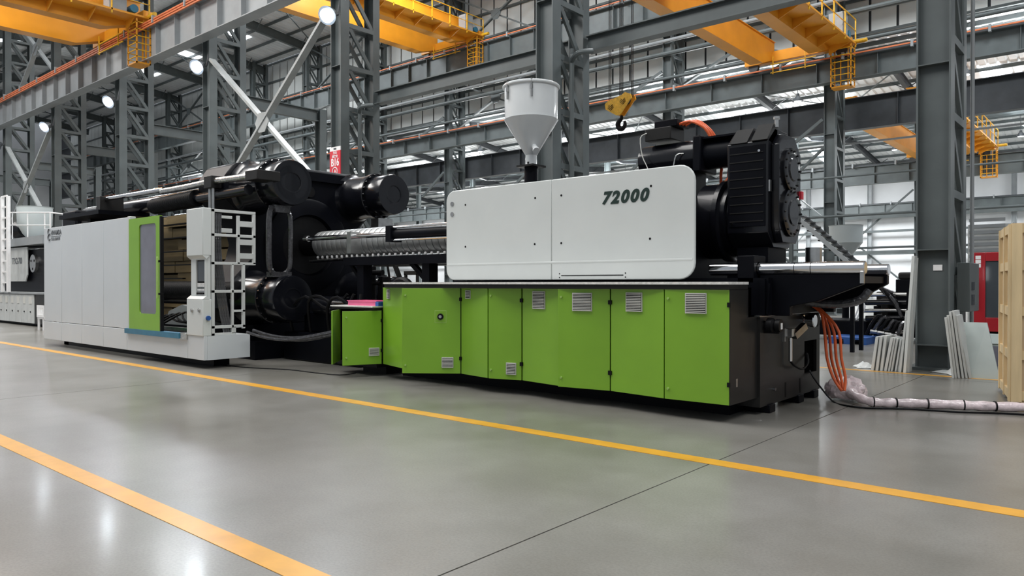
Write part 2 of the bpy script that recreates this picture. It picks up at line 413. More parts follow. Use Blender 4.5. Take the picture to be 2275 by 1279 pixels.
# cabinet and conduit on the large column
cb = T('switch_box', 'grey electrical box mounted on the right side of the largest column', 'electrical box', (-2.45, 14.7, .9))
P('box_body', MB().box(-2.53, -2.33, 14.95, 15.85, 1.0, 1.86), 'steel', cb, bev=.01)
P('meter_window', MB().box(-2.33, -2.32, 15.1, 15.35, 1.38, 1.52), 'screen', cb); P('meter_window', MB().box(-2.33, -2.32, 15.1, 15.35, 1.12, 1.30), 'screen', cb)
TM('conduit', MB().cyl((-2.47, 16.02, 0), (-2.47, 16.02, 21), .035, 8), 'steel_light', 'thin grey conduit rising behind the right side of the largest column', 'pipe')
TM('notice', MB().box(-2.82, -2.68, 14.545, 14.555, 1.72, 1.82), 'paper', 'small white notice stuck on the web of the largest column', 'sign')
# B16 sign
X2 = -2.8-17
sg = T('column_sign', 'red and white B16 sign fixed to the steel column', 'sign', (X2, YA-.03, 0))
zt = za(745, 327, YA); zb = za(745, 377, YA)-.25
P('sign_plate', MB().box(X2-.28, X2+.28, YA-.03, YA-.005, zb, zt-.13), 'signred', sg)
P('header_strip', MB().box(X2-.28, X2+.28, YA-.03, YA-.005, zt-.13, zt), 'paper', sg)
P('emblem', MB().box(X2-.07, X2+.07, YA-.036, YA-.03, zt-.095, zt-.035), 'inkg', sg)
text('lettering', 'B16', .34, 'paper', sg, (X2, YA-.032, zt-.61), bold=.008, align='CENTER', sx=.80)
text('lettering', '汽车', .11, 'paper', sg, (X2, YA-.032, zt-.235), align='CENTER', bold=.002)
text('lettering', '模架处', .10, 'paper', sg, (X2, YA-.032, zt-.345), align='CENTER', bold=.002)
rg = MB()
for i in range(24):
    a = PI*i/12; b_ = PI*(i+1)/12
    rg.beam((X2+.13*math.cos(a), YA-.034, zt-.79+.13*math.sin(a)), (X2+.13*math.cos(b_), YA-.034, zt-.79+.13*math.sin(b_)), .02, .025)
P('ring_mark', rg, 'paper', sg)
text('lettering', 'A', .15, 'paper', sg, (X2, YA-.032, zt-.83), align='CENTER', bold=.003)
# row C
YC = 36.0
labC = 'laced grey column of the far row standing beyond the crane bay'
colC0 = make_column(labC, (-2.8, YC, 0), 21.8, .5, 1.6, .32, 1.5, 'columns of the far row', False)
for k in range(1, 12):
    c = copy_tree(colC0); c.location = (-2.8-8.5*k, YC, 0)
    if k == 1: c['label'] = 'far grey laced column just right of the black gearbox'; del c['group']
    if k == 2: c['label'] = 'far grey laced column behind the yellow hook block, over the motor'; del c['group']
    if k == 4: c['label'] = 'far grey laced column between the cylinders and the hopper'; del c['group']
    if k in (0,): pass
# row D, and slim wall columns
colD0 = None
for k in range(0, 12):
    if colD0 is None:
        colD0 = T('slim_column', 'slim grey column of the most distant row', 'column', (0,0,0), 'slim columns of the distant row')
        P('shaft', i_beam_z(MB(), 0, .45, 0, .35, 0, 13.4), 'steel', colD0); c = colD0
    else: c = copy_tree(colD0)
    c.location = (-3.5-8.5*k, 57, 0)
wc = None
for k in range(16):
    if wc is None:
        wc = T('wall_post', 'slim pale post standing against the far white wall', 'column', (0,0,0), 'posts along the far wall')
        P('shaft', i_beam_z(MB(), 0, .4, 0, .3, 0, 13), 'steel_light', wc); c = wc
    else: c = copy_tree(wc)
    c.location = (-3-6*k, 79.2, 0)
# ------------------------------------------------------------------ runway girders
def girder(label, x0, x1, y, z0, z1, fw=.45, st=1.7, rail=True, m='steel', rails=1, group=None):
    g = T('runway_girder', label, 'girder', (x1, y, z0), group)
    b = MB(); b.box(x0, x1, y-fw/2, y+fw/2, z1-.035, z1); b.box(x0, x1, y-fw/2, y+fw/2, z0, z0+.035); b.box(x0, x1, y-.015, y+.015, z0+.035, z1-.035)
    P('girder_beam', b, m, g)
    sm = mesh('web_stiffener', MB().box(0, .022, -fw/2+.03, -.015, .035, z1-z0-.035), m)
    n = int((x1-x0)/st); cnt = 0
    for i in range(n):
        inst('web_stiffener', sm, g, (x1-.2-i*st, y, z0))
    if rail:
        P('crane_rail', MB().box(x0, x1, y-.04, y+.04, z1, z1+.12), 'steel_dark', g)
        for r in range(rails):
            P('conductor_rail', MB().box(x0, x1, y-fw/2-.12-.0*r, y-fw/2-.06, z1-.02-.1*r+.06, z1+.10-.1*r), 'orange_rail', g)
        br = MB(); 
        for i in range(int((x1-x0)/2.8)):
            X = x1-i*2.8; br.box(X-.05, X+.05, y-fw/2-.16, y-fw/2+.02, z1-.10, z1+.2)
        P('rail_bracket', br, 'steel_light', g, kind='stuff')
    return g
girder('riveted grey runway girder with orange conductor rails across the upper left', -80, 8, 13.98, 10.95, 12.35, .5, 1.7, True, 'steel_light', 3)
girder('upper far runway girder with one orange conductor rail, under the middle crane', -100, 6, 35.35, 15.6, 17.0, .5, 1.9, True, 'steel', 1)
girder('lower far runway girder behind the hook block, carrying the right crane', -100, 12, 35.3, 10.65, 11.65, .5, 2.6, True, 'steel', 1)
girder('dark runway girder of the bay beyond, seen under the lower far girder', -100, 12, 38.8, 9.05, 10.6, .5, 2.6, False, 'steel_dark')
girder('distant runway girder beyond the right crane bay', -100, 12, 56.4, 8.5, 9.8, .45, 2.2, True, 'steel', 0)
girder('most distant runway girder in front of the far white wall', -100, 12, 78.5, 8.0, 9.2, .45, 2.4, True, 'steel', 0)
# longitudinal struts
def strut(label, p, q, w, h, m='steel', cat='beam', group=None, name='strut_beam'):
    return TM(name, MB().ib(p, q, w, h, .03), m, label, cat, group)
strut('grey strut beam crossing in front of the orange crane, right of the hopper column', (-11.02, 15.9, 7.67), (-3.07, 15.9, 7.67), .3, .42)
strut('grey strut beam between the B16 column and the hopper column', (-19.53, 15.9, 7.67), (-11.57, 15.9, 7.67), .3, .42)
strut('grey strut beam running right from the largest column', (-2.53, 15.9, 7.67), (9, 15.9, 7.67), .3, .42)
for i, (z, y) in enumerate(((3.7, 56.8), (6.2, 56.8), (13.0, 57.1), (4.4, 78.9), (6.6, 78.9))):
    TM('tie_beam', MB().beam((-100, y, z), (10, y, z), .16, .22), 'steel', ['thin tie beam low between the most distant columns', 'thin tie beam midway up the most distant columns', 'eave tie beam above the most distant columns', 'low tie beam along the far white wall', 'upper tie beam along the far white wall'][i], 'beam')
for i, (z, y, r, lab) in enumerate(((14.6, 35.9, .10, 'light grey pipe running along the far columns under the clerestory wall'), (13.9, 35.9, .13, 'thicker grey pipe just below the light pipe along the far columns'), (12.6, 36.0, .09, 'thin pipe just above the lower far runway girder'), (8.3, 38.2, .05, 'thin light pipe below the dark girder of the bay beyond'), (6.4, 35.8, .05, 'thin grey pipe midway up the far columns'), (4.6, 35.8, .06, 'thin grey pipe low on the far columns'), (3.1, 35.8, .05, 'lowest thin pipe on the far columns'))):
    TM('pipe_run', MB().cyl((-100, y, z), (10, y, z), r, 10), 'steel_light' if i in (0, 3) else 'steel', lab, 'pipe')
# cross braces in the near row
def xbrace(label, x0, x1, y, z0, z1, m='brace', w=.24, group=None):
    c = T('cross_brace', label, 'brace', ((x0+x1)/2, y, z0), group)
    P('brace_bar', MB().beam((x0, y, z0), (x1, y, z1), .10, w, (0,1,0)), m, c)
    xm, zm = (x0+x1)/2, (z0+z1)/2
    P('brace_bar', MB().beam((x0, y+.12, z1), (x1, y+.12, z0), .10, w, (0,1,0)), m, c)
    P('gusset_plate', MB().prism([(xm-.45, zm), (xm-.2, zm-.35), (xm+.2, zm-.35), (xm+.45, zm), (xm+.2, zm+.35), (xm-.2, zm+.35)], 'y', y-.08, y-.05), m, c)
cl = lambda k: -2.8-8.5*k
xbrace('large pale X brace between the B16 column and the next column left', cl(3)+.3, cl(2)-.3, YA-.02, 4.2, 10.3)
xbrace('lower dark X brace beside the clamping unit, left of the B16 column', cl(3)+.3, cl(2)-.3, YA+1.3, .6, 5.9, 'steel')
xbrace('pale X brace between columns at the left edge, below the girder', cl(6)+.3, cl(5)-.3, YA-.02, 4.3, 9.9)
xbrace('lower pale X brace at the left edge behind the white machine', cl(6)+.3, cl(5)-.3, YA-.02, .3, 4.2)
xbrace('upper pale X brace above the girder at the upper left corner', cl(6)+.3, cl(5)-.3, YA+.5, 12.6, 17.8)
for k in (1, 3, 5, 8):
    for (z0, z1) in ((1, 8), (12, 15.4), (17.2, 21.2)):
        xbrace('grey X brace between columns of the far row', cl(k+1)+.3, cl(k)-.3, YC+.4, z0, z1, 'steel', .18, 'X braces of the far row')
for k in (1, 4):
    xbrace('pale diagonal X brace low on the far white wall', -3-6*k-6, -3-6*k, 79, .4, 7, 'steel_light', .18, 'X braces on the far wall')
for k in (1, 2):
    xbrace('thin X brace of the most distant column row', -3.5-8.5*k-8.2, -3.5-8.5*k-.3, 57.1, 1.0, 8.0, 'steel', .16, 'X braces of the distant row')
# knee frames between near columns in the crane bay (small trusses at column heads)
for k in (1, 2, 3, 4, 5):
    X = cl(k)
    TM('knee_brace', MB().beam((X-.3, 36, 13.0), (X-3.0, 36, 11.8), .14, .16).beam((X-.3, 36, 9.2), (X-2.4, 36, 7.7), .12, .14),
       'steel', 'short knee braces beside a far row column', 'brace', 'knee braces of the far row')
# short tie beams between near-row inner and outer posts, left
for k in range(3, 8):
    X = cl(k)
    TM('cross_beam', MB().ib((X, YA+1.6, 9.0), (X, YA+5.2, 9.0), .25, .5), 'steel', 'dark cross beam behind a near row column, left part', 'beam', 'cross beams behind the near columns')
    TM('inner_post', i_beam_z(MB(), X, .4, YA+5.2, YA+5.55, 0, 9.3), 'steel', 'plain grey post standing behind a near row column, left part', 'column', 'posts behind the near columns')
# ------------------------------------------------------------------ flood lamps
lampdef = None
for i, k in enumerate((2, 3, 4, 5, 6)):
    u = (730, 445, 248, 108, 0)[i]
    X = cl(k)+.22; z = 9.95 if k != 2 else 9.95
    lab = ['brightest flood lamp, high on the B16 column', 'flood lamp on the column left of the B16 column', 'middle flood lamp of the row of five', 'flood lamp second from the left edge', 'leftmost flood lamp cut by the left edge'][i]
    if lampdef is None:
        lt = T('flood_lamp', lab, 'lamp', (0,0,0))
        P('lamp_housing', MB().lathe((0, 0, 0), (.35, -.8, -.55), [(.27, .0), (.30, .12), (.18, -.12), (.12, -.3)][::1], 20).cyl((0,0,.0), (0,.35,.1), .04, 8), 'steel_dark', lt)
        P('lamp_lens', MB().cyl(Vector((.35,-.8,-.55)).normalized()*.11, Vector((.35,-.8,-.55)).normalized()*.15, .22, 24), 'lamp', lt)
        P('lamp_bracket', MB().beam((0,.35,.1), (0,.45,.6), .06, .06), 'steel_dark', lt)
        lampdef = lt; c = lt
    else: c = copy_tree(lampdef); c['label'] = lab
    c.location = (X, 13.98-.0, z)
    sp = bpy.data.lights.new('flood', 'SPOT'); sp.energy = 500; sp.spot_size = math.radians(120); sp.spot_blend = .6; sp.shadow_soft_size = .27; sp.color = (.85, .92, 1)
    so = bpy.data.objects.new('flood', sp); COL.objects.link(so); so.location = (X+.1, 13.98-.2, z-.14)
    so.rotation_euler = Vector((.35, -.8, -.75)).to_track_quat('-Z', 'Y').to_euler()
# pendant lamps of the far bays
pl0 = None
for i, (x, y) in enumerate([(cl(k)+4.2, yy) for k in (0, 1, 2, 3, 4, 5) for yy in (44, 53, 66)]):
    if pl0 is None:
        pl0 = T('pendant_lamp', 'small bell shaped pendant lamp under the far roofs', 'lamp', (0,0,0), 'pendant lamps of the far bays')
        P('shade', MB().lathe((0,0,0), (0,0,1), [(.32, 0), (.26, .12), (.1, .3), (.08, .45)], 16), 'steel_dark', pl0)
        P('cord', MB().cyl((0,0,.4), (0,0,1.9+.0), .02, 6), 'steel_dark', pl0); P('bulb', MB().cyl((0,0,-.02), (0,0,.02), .2, 12), 'sky', pl0); c = pl0
    else: c = copy_tree(pl0)
    c.location = (x, y, {44: 14.06, 53: 13.97, 66: 14.22}[y]-1.88)
# ------------------------------------------------------------------ overhead cranes
def crane(label, xa_, xb_, y0, y1, z, gd=1.25, gw=.55, end='+', cage=True, walk=True, trolley=None):
    c = T('overhead_crane', label, 'crane', ((xa_+xb_)/2, y1, z))
    sgn = 1 if end == '+' else -1
    for X in (xa_, xb_):
        L = y1-y0
        poly = [(y0, z+.45), (y0+1.4, z), (y1-1.4, z), (y1, z+.45), (y1, z+gd), (y0, z+gd)]
        P('box_girder', MB().prism(poly, 'x', X-gw/2, X+gw/2), 'orange', c)
        P('girder_flange', MB().box(X-gw/2-.06, X+gw/2+.06, y0, y1, z+gd, z+gd+.03), 'orange', c)
    for Y in (y0, y1):
        e = P('end_carriage', MB().box(xa_-1.1, xb_+1.1, Y-.2, Y+.2, z+.32, z+.82), 'orange', c, bev=.02)
        P('wheel', MB().cyl((xa_-.7, Y-.1, z+.25), (xa_-.7, Y+.1, z+.25), .24, 16), 'steel_dark', e)
        P('wheel', MB().cyl((xb_+.7, Y-.1, z+.25), (xb_+.7, Y+.1, z+.25), .24, 16), 'steel_dark', e)
        P('buffer', MB().cyl((xb_+1.1, Y, z+.55), (xb_+1.75, Y, z+.55), .09, 12), 'yellowpaint', e)
    if walk:
        X0, X1 = xb_+gw/2, xb_+gw/2+1.0
        wk = P('walkway', MB().box(X0, X1, y0, y1+.1, z+.42, z+.5), 'orange', c)
        for i in range(int((y1-y0)/1.5)):
            P('bracket', MB().prism([(X0, z+.42), (X1-.1, z+.42), (X0, z+.0)], 'y', y1-.6-i*1.5, y1-.56-i*1.5), 'orange', wk)
        rl = P('handrail', MB().box(X1-.04, X1, y0, y1, z+1.5, z+1.54).box(X1-.03, X1, y0, y1, z+1.0, z+1.03), 'yellowpaint', c)
        for i in range(int((y1-y0)/1.5)+1):
            P('rail_post', MB().box(X1-.05, X1, y1-.05-i*1.5, y1-i*1.5, z+.3, z+1.5), 'yellowpaint', rl)
        P('drive_box', MB().box(X0+.3, X1-.1, y1-1.6, y1-.9, z+.5, z+1.5), 'steel_light', c, bev=.02)
        P('motor', MB().cyl((X0+.1, y1-.6, z+.75), (X0+.9, y1-.6, z+.75), .17, 14), 'blue', c)
    if cage:
        X0, X1 = xb_+.35, xb_+1.25; Yc0, Yc1 = y1-.55, y1+.05-.0; zt_ = z+.35; zb_ = z-1.5
        lg = T if False else None
        cg = P('access_cage', MB().box(X0, X1, Yc0, Yc1, zb_, zb_+.06), 'orange', c)
        for (x, y) in ((X0, Yc0), (X1-.05, Yc0), (X0, Yc1-.05), (X1-.05, Yc1-.05)):
            P('cage_post', MB().box(x, x+.05, y, y+.05, zb_, zt_), 'orange', cg)
        hm = MB()
        for i in range(6):
            zz = zb_+.25+i*.29
            P('cage_rung', MB().box(X0, X1, Yc0, Yc0+.03, zz, zz+.035).box(X0, X0+.03, Yc0, Yc1, zz, zz+.035).box(X1-.03, X1, Yc0, Yc1, zz, zz+.035), 'yellowpaint', cg)
        for x in (X0+.28, X1-.3): P('ladder_rail', MB().box(x, x+.04, Yc1-.12, Yc1-.06, zb_, zt_), 'orange', cg)
    if trolley:
        t0 = trolley
        P('trolley', MB().box(xa_-.3, xb_+.3, t0-.9, t0+.9, z+gd+.1, z+gd+.5).box(xa_+.4, xb_-.4, t0-.6, t0+.6, z+gd+.5, z+gd+1.2), 'orange', c, bev=.02)
    # service platform left of the girders at the far end
    P('guard_rail', MB().box(xa_+gw/2, xb_-gw/2, y1-.5, y1-.45, z+.1, z+.14).box(xa_+gw/2+.1, xa_+gw/2+.14, y1-.5, y1-.45, z-.35, z+.5).box(xb_-gw/2-.5, xb_-gw/2-.46, y1-.5, y1-.45, z-.35, z+.5).box(xa_+gw/2, xb_-gw/2, y1-.5, y1-.45, z-.3, z-.26), 'yellowpaint', c)
    return c
crane('orange double girder crane at the upper left corner over the near bay', -36.7, -33.4, -14, 13.9, 12.25, 1.35, .6)
crane('orange double girder crane between the B16 column and the hopper column, upper level', -37.2, -33.9, 15.8, 35.2, 17.0, 1.5, .65)
crane('orange double girder crane at upper right with caged access ladder', -13.9, -11.2, 15.8, 35.2, 11.75, 1.25, .6, trolley=24)
crane('distant orange crane seen below the girders beside the largest column', -11.4, -8.5, 39.4, 56.2, 9.75, 1.1, .55)
# hook block
HX, HY = xa(1377, 26), 26; HZ = za(1377, 285, 26)
hb = T('hook_block', 'yellow hook block with black chevrons hanging on cables', 'crane hook', (HX, HY, HZ))
s = depth(1377, HY)/FPX
def hp(u, v): return (HX+(u-1377)*s*1.12, HZ+(285-v)*s)
P('block_plate', MB().prism([hp(1345, 228), hp(1347, 240), hp(1372, 257), hp(1380, 257), hp(1402, 228), hp(1407, 224), hp(1404, 215), hp(1392, 209), hp(1384, 214), hp(1352, 222)], 'y', HY-.12, HY-.06), 'yellowpaint', hb)
P('block_plate', MB().prism([hp(1345, 228), hp(1347, 240), hp(1372, 257), hp(1380, 257), hp(1402, 228), hp(1407, 224), hp(1404, 215), hp(1392, 209), hp(1384, 214), hp(1352, 222)], 'y', HY+.2, HY+.26), 'orange', hb)
for (u, v) in ((1360, 233), (1388, 224)):
    x, z = hp(u, v); P('sheave', MB().cyl((x, HY-.05, z), (x, HY+.2, z), .17, 20), 'steel_dark', hb)
    for q in range(3):
        x, z = hp(u-1, v+3+q*4); mb = MB(); w = .10+.03*q*.6
        mb.beam((x-w, HY-.125, z+w*.9), (x, HY-.125, z), .012, .032, (0,1,0)).beam((x, HY-.125, z), (x+w, HY-.125, z+w*.9), .012, .032, (0,1,0))
        P('chevron', mb, 'rubber', hb)
hk = []
x, z = hp(1379, 257); zc = hp(0, 276)[1]
hk = [(x, HY+.05, z), (x, HY+.05, z-.12), (x-.12, HY+.05, zc+.12), (x-.17, HY+.05, zc-.02), (x-.08, HY+.05, zc-.18), (x+.08, HY+.05, zc-.18), (x+.17, HY+.05, zc-.04), (x+.15, HY+.05, zc+.1)]
P('hook', MB().tube(hk, lambda t: .055+.055*math.sin(PI*min(1, t*1.02)), 10), 'rubber', hb)
for u in (1350, 1354, 1375, 1378, 1382, 1402, 1405):
    x, z = hp(u, 222); P('cable', MB().cyl((x, HY+.05, z), (x, HY+.05, 20.9), .018, 5), 'rubber', hb)
# ================================================================== THE MACHINE
# ---- white guard enclosure on the clamping side
GY = 6.3; GX0, GX1 = -20.5, -12.45
zt0, zb0, zm0 = 2.83, .155, .575
g = T('safety_guard', 'long white safety guard wall with plinth and open green door', 'machine guard', (-16.5, GY, 0))
xs = [xa(u, GY) for u in (98, 137, 182, 230, 283)]; xs[-1] = xa(291, GY)-.0
for i in range(4):
    P('guard_panel', MB().box(xs[i]+.006, xs[i+1]-.006 if i < 3 else xs[i+1]-.12, GY, GY+.05, zm0+.012, zt0), 'white_b', g, bev=.006)
P('corner_post', MB().box(xs[4]-.11, xs[4], GY-.02, GY+.10, zm0+.012, zt0+.01), 'offwhite', g, bev=.008)
P('end_sheet', MB().box(xs[0], xs[0]+.04, GY+.05, GY+1.0, zm0, zt0), 'white_b', g)
bx = [xs[0], xs[1], xs[2], xs[3], xa(283, GY), xa(418, GY), GX1]
for i in range(6):
    P('plinth_panel', MB().box(bx[i]+.005, bx[i+1]-.005 if i < 5 else bx[i+1], GY-.01, GY+.05, zb0, zm0 if i < 4 else .50 if i == 4 else zm0), 'white_b', g, bev=.005)
P('plinth_panel', MB().box(GX1-.05, GX1, GY+.05, 7.16, zb0, zm0), 'white_b', g)
P('frame_foot', MB().box(GX1-.10, GX1-.02, 6.43, 6.49, zm0-.02, zm0), 'offwhite', g)
P('plinth_top', MB().box(xa(418, GY), GX1-.002, GY+.05, 7.16, zm0-.03, zm0-.001), 'white_b', g)
P('sub_frame', MB().box(GX0+.3, GX1-.35, GY+.35, GY+.65, 0, .5).box(GX0+.3, GX0+.6, GY+.35, GY+2.0, 0, .5), 'black', g, 'black recessed sub-frame')
P('door_rail', MB().box(xa(284, GY), xa(405, GY), GY-.07, GY+.06, .50, .60), 'blue', g, 'blue lower door rail')
P('rail_end', MB().box(xa(405, GY), xa(418, GY), GY-.05, GY+.06, .49, .61), 'foil', g)
P('threshold', MB().box(xa(291, GY), xa(418, GY), GY+.06, GY+.6, .50, .56), 'charcoal', g)
P('door_track', MB().box(xa(291, GY), xa(418, GY), GY+.4, GY+.5, .58, .64), 'metal', g)
dx0, dx1 = xa(293, GY)+.01, xa(362, GY)
wy = GY-.06
wx0, wx1 = xa(309, wy), xa(346.5, wy); wz0, wz1 = za(330, 697, wy), za(330, 497, wy)
dz0, dz1 = .60, za(362, 477, wy)
dr = P('sliding_door', MB().box(dx0, wx0, wy, wy+.05, dz0, dz1).box(wx1, dx1, wy, wy+.05, dz0, dz1).box(wx0, wx1, wy, wy+.05, dz0, wz0).box(wx0, wx1, wy, wy+.05, wz1, dz1), 'green', g, 'lime green sliding door')
for (cx_, cz_, a0) in ((wx0, wz0, PI), (wx1, wz0, 1.5*PI), (wx1, wz1, 0), (wx0, wz1, .5*PI)):
    R = .07; ox = cx_+R if cx_ == wx0 else cx_-R; oz = cz_+R if cz_ == wz0 else cz_-R
    P('corner_fillet', MB().prism([(cx_, cz_)]+[(ox+R*math.cos(a0+.5*PI*i/5), oz+R*math.sin(a0+.5*PI*i/5)) for i in range(5, -1, -1)], 'y', wy, wy+.045), 'green', dr)
P('door_window', MB().box(wx0-.01, wx1+.01, wy+.02, wy+.028, wz0-.01, wz1+.01), 'glass', dr, 'grey smoked window')
P('door_edge', MB().box(dx1, dx1+.04, wy, wy+.06, dz0, dz1-.02), 'rubber', dr)
hx = xa(350.5, wy-.06); hz0, hz1 = za(350, 662, wy), za(350, 571, wy)
P('door_handle', MB().box(hx-.022, hx+.022, wy-.08, wy-.055, hz0, hz1), 'green_edge', dr, bev=.008)
for z in (hz0+.08, hz1-.08): P('handle_mount', MB().box(hx, hx+.07, wy-.06, wy+.005, z-.02, z+.02), 'rubber', dr)
# logo (generic marks in the same grey)
lx, lz = xa(107, GY), za(120, 533, GY)
def logo_ring(z):
    mb = MB(); r = .075
    for i in range(14):
        a = .5+i*.38; b_ = a+.38
        mb.beam((lx+.1+r*math.cos(a), GY-.003, z+r*math.sin(a)), (lx+.1+r*math.cos(b_), GY-.003, z+r*math.sin(b_)), .006, .032, (0,1,0))
    return mb
lo = P('logo_mark', logo_ring(lz+.20), 'inkg', g); P('logo_mark', logo_ring(lz+.07), 'inkg', g)
text('logo_lettering', 'HWAMDA', .155, 'inkg', g, (lx+.22, GY-.003, lz+.12), bold=.006, sx=.95, ext=.001)
P('logo_line', MB().box(lx+.22, lx+.86, GY-.004, GY-.001, lz+.075, lz+.09), 'inkg', g)
text('logo_lettering', '华美达机械有限', .085, 'inkg', g, (lx+.22, GY-.003, lz-.01), ext=.001)
# ---- control pillar
px0, px1 = xa(418, GY), GX1
c = T('control_pillar', 'tall white operator pillar with inset screen at the end of the guard', 'control panel', ((px0+px1)/2, GY, zm0))
pz = lambda v: za(436, v, GY)
up, lo_ = pz(568), pz(664)
ztp = 2.82
P('upper_cover', MB().prism([(px0, up+.0), (px1, up), (px1, ztp), (px0, ztp)], 'y', GY-.03, GY+.13), 'white', c, bev=.012)
P('lower_cover', MB().prism([(px0, zm0), (px1, zm0), (px1, lo_), (px0, lo_)], 'y', GY-.03, GY+.13), 'white', c, bev=.012)
sx0, sx1 = xa(431.5, GY), xa(450.5, GY)
PD = GY+.13
P('niche_frame', MB().box(px0+.05, px1-.03, GY+.07, PD, lo_, up).box(px0+.05, sx0, GY+.03, GY+.07, lo_, up).box(sx1, px1-.03, GY+.03, GY+.07, lo_, up).box(sx0, sx1, GY+.03, GY+.07, up-.07, up).box(sx0, sx1, GY+.03, GY+.07, lo_, lo_+.04), 'white', c, bev=.004)
P('chamfer', MB().prism([(GY-.03, up), (GY+.04, up-.06), (GY+.1, up)], 'x', px0+.0, px1), 'white', c)
P('chamfer', MB().prism([(GY-.03, lo_), (GY+.1, lo_), (GY+.04, lo_+.06)], 'x', px0, px1), 'white', c)
zs1 = lo_+(up-lo_)*.40
P('screen_bezel', MB().box(sx0+.01, sx1-.005, GY+.055, GY+.07, zs1-.02, up-.08), 'rubber', c)
P('screen', MB().box(sx0+.035, sx1-.02, GY+.050, GY+.056, zs1+.01, up-.10), 'screen', c, 'grey display screen')
kp = P('keypad', MB().box(sx0+.01, sx1-.005, GY+.05, GY+.07, lo_+.05, zs1-.03), 'metal', c)
kw = (sx1-sx0-.06)/5
for i in range(4):
    for j in range(5):
        P('key', MB().box(sx0+.03+j*kw, sx0+.03+j*kw+kw*.7, GY+.044, GY+.05, lo_+.15+i*.035, lo_+.175+i*.035), 'paper' if i != 1 else 'steel', kp)
for j in range(5): P('knob', MB().cyl((sx0+.045+j*kw, GY+.05, lo_+.10), (sx0+.045+j*kw, GY+.025, lo_+.10), .016, 10), 'rubber', kp)
for u in (427, 443):
    x = xa(u, GY-.03); z = za(u, 689, GY); P('key_lock', MB().cyl((x, GY-.03, z), (x, GY-.05, z), .035, 16).cyl((x, GY-.05, z), (x, GY-.055, z), .022, 12), 'metal', c)
P('blue_plug', MB().cyl((px1, GY+.06, za(460, 707, GY)), (px1+.04, GY+.06, za(460, 707, GY)), .04, 14), 'blue2', c, 'round blue socket')
# ---- white open frame behind the pillar
FX = GX1-.03
def fz(v): return H0+(629-v)*12.9/FPX
f = T('tube_frame', 'white open square-tube frame holding cables behind the operator pillar', 'frame', (FX, 6.9, zm0))
def bar(name, y0, y1, z0, z1, x0=FX-.04, x1=FX+.01, pr=None): return P(name, MB().box(x0, x1, y0, y1, z0, z1), 'offwhite', pr or f, bev=.004)
A, B, C_, D_ = 6.44, 6.98, 7.08, 7.29
bar('post', 6.44, 6.50, zm0, fz(462)); bar('post', D_-.05, D_, 1.85, fz(462)-.05); bar('post', B-.05, B, 1.85, 2.72); bar('post', C_-.05, C_, .68, 1.85)
bar('post', 6.82, 6.86, .6, 1.85); 
bar('rail', A, D_, 2.76, 2.81); bar('rail', A, D_, 2.33, 2.38); bar('rail', A, D_, 1.83, 1.88); bar('rail', A, C_, 1.33, 1.38); bar('rail', A, C_, .70, .75); bar('rail', A, 6.90, .575, .62); bar('post', 6.86, 6.90, .6, .72)
for v in (492, 534, 566): bar('slotted_plate', B, D_-.04, fz(v)-.05, fz(v)+.05)
bar('rail', 6.72, B, 2.68, 2.73, FX-.3, FX-.26); bar('rail', 6.72, B, 2.42, 2.50, FX-.3, FX-.26); bar('post', 6.72, 6.76, 2.42, 2.73, FX-.3, FX-.26); bar('rail', 6.86, C_, .98, 1.02)
cbm = MB()
for j in range(4):
    o_ = j*.045
    TM('cable_bundle', MB().tube([(FX-.12, 6.54+o_, 2.75), (FX-.13, 6.54+o_, 2.1), (FX-.1, 6.58+o_, 1.6), (FX-.1, 6.64+o_, 1.1), (FX-.08, 6.70+o_, .75), (FX-.05, 6.72+o_, .60)], .022, 6),
       'blackfoil', 'wrapped black cable in the white tube frame, '+['nearest the pillar', 'second from the pillar', 'third from the pillar', 'farthest from the pillar'][j], 'cable', 'cables inside the white tube frame')
# ---- clamping unit
AY, AZ = 9.3, 2.32
cu = T('clamping_unit', 'huge black clamping unit with four round tie bar cylinders', 'machine', (-14.3, AY, 0))
half = [(7.42, 3.15), (7.50, 3.70), (7.85, 3.98), (9.3, 3.98)]
poly = [(7.45, 1.45), (7.75, 1.75), (8.0, 2.0), (8.08, 2.32), (8.0, 2.64), (7.75, 2.9), (7.42, 3.2), (7.42, 3.62), (7.62, 3.9), (8.0, 3.98),
        (10.6, 3.98), (11.0, 3.9), (11.18, 3.62), (11.18, 3.2), (10.85, 2.9), (10.6, 2.64), (10.52, 2.32), (10.6, 2.0), (10.85, 1.75), (11.15, 1.45), (11.18, 1.0), (10.98, .72), (10.6, .62), (8.0, .62), (7.62, .72), (7.42, 1.0)]
P('fixed_platen', MB().prism(poly, 'x', -14.95, -13.8), 'black', cu, bev=.06)
P('platen_rib', MB().box(-13.8, -13.72, 8.2, 10.4, 3.72, 3.80).box(-13.8, -13.72, 8.3, 10.3, .9, .98), 'black', cu)
ringm = MB().lathe((-13.8, AY, AZ), (1, 0, 0), [(1.0, -.02), (1.0, .07), (.95, .09), (.66, .09), (.62, .02), (.62, -.02)], 48, False)
P('bore_ring', ringm, 'black', cu)
P('bore', MB().cyl((-13.81, AY, AZ), (-13.79, AY, AZ), .62, 40), 'rubber', cu)
P('eye_hole', MB().cyl((-13.8, AY+.05, 3.48), (-13.77, AY+.05, 3.48), .12, 20), 'rubber', cu)
bm_bolts = MB()
for i in range(20):
    a = 2*PI*i/20; bm_bolts.cyl((0, .47*math.cos(a), .47*math.sin(a)), (.06, .47*math.cos(a), .47*math.sin(a)), .022, 6)
bolts = mesh('bolt_ring', bm_bolts, 'gloss')
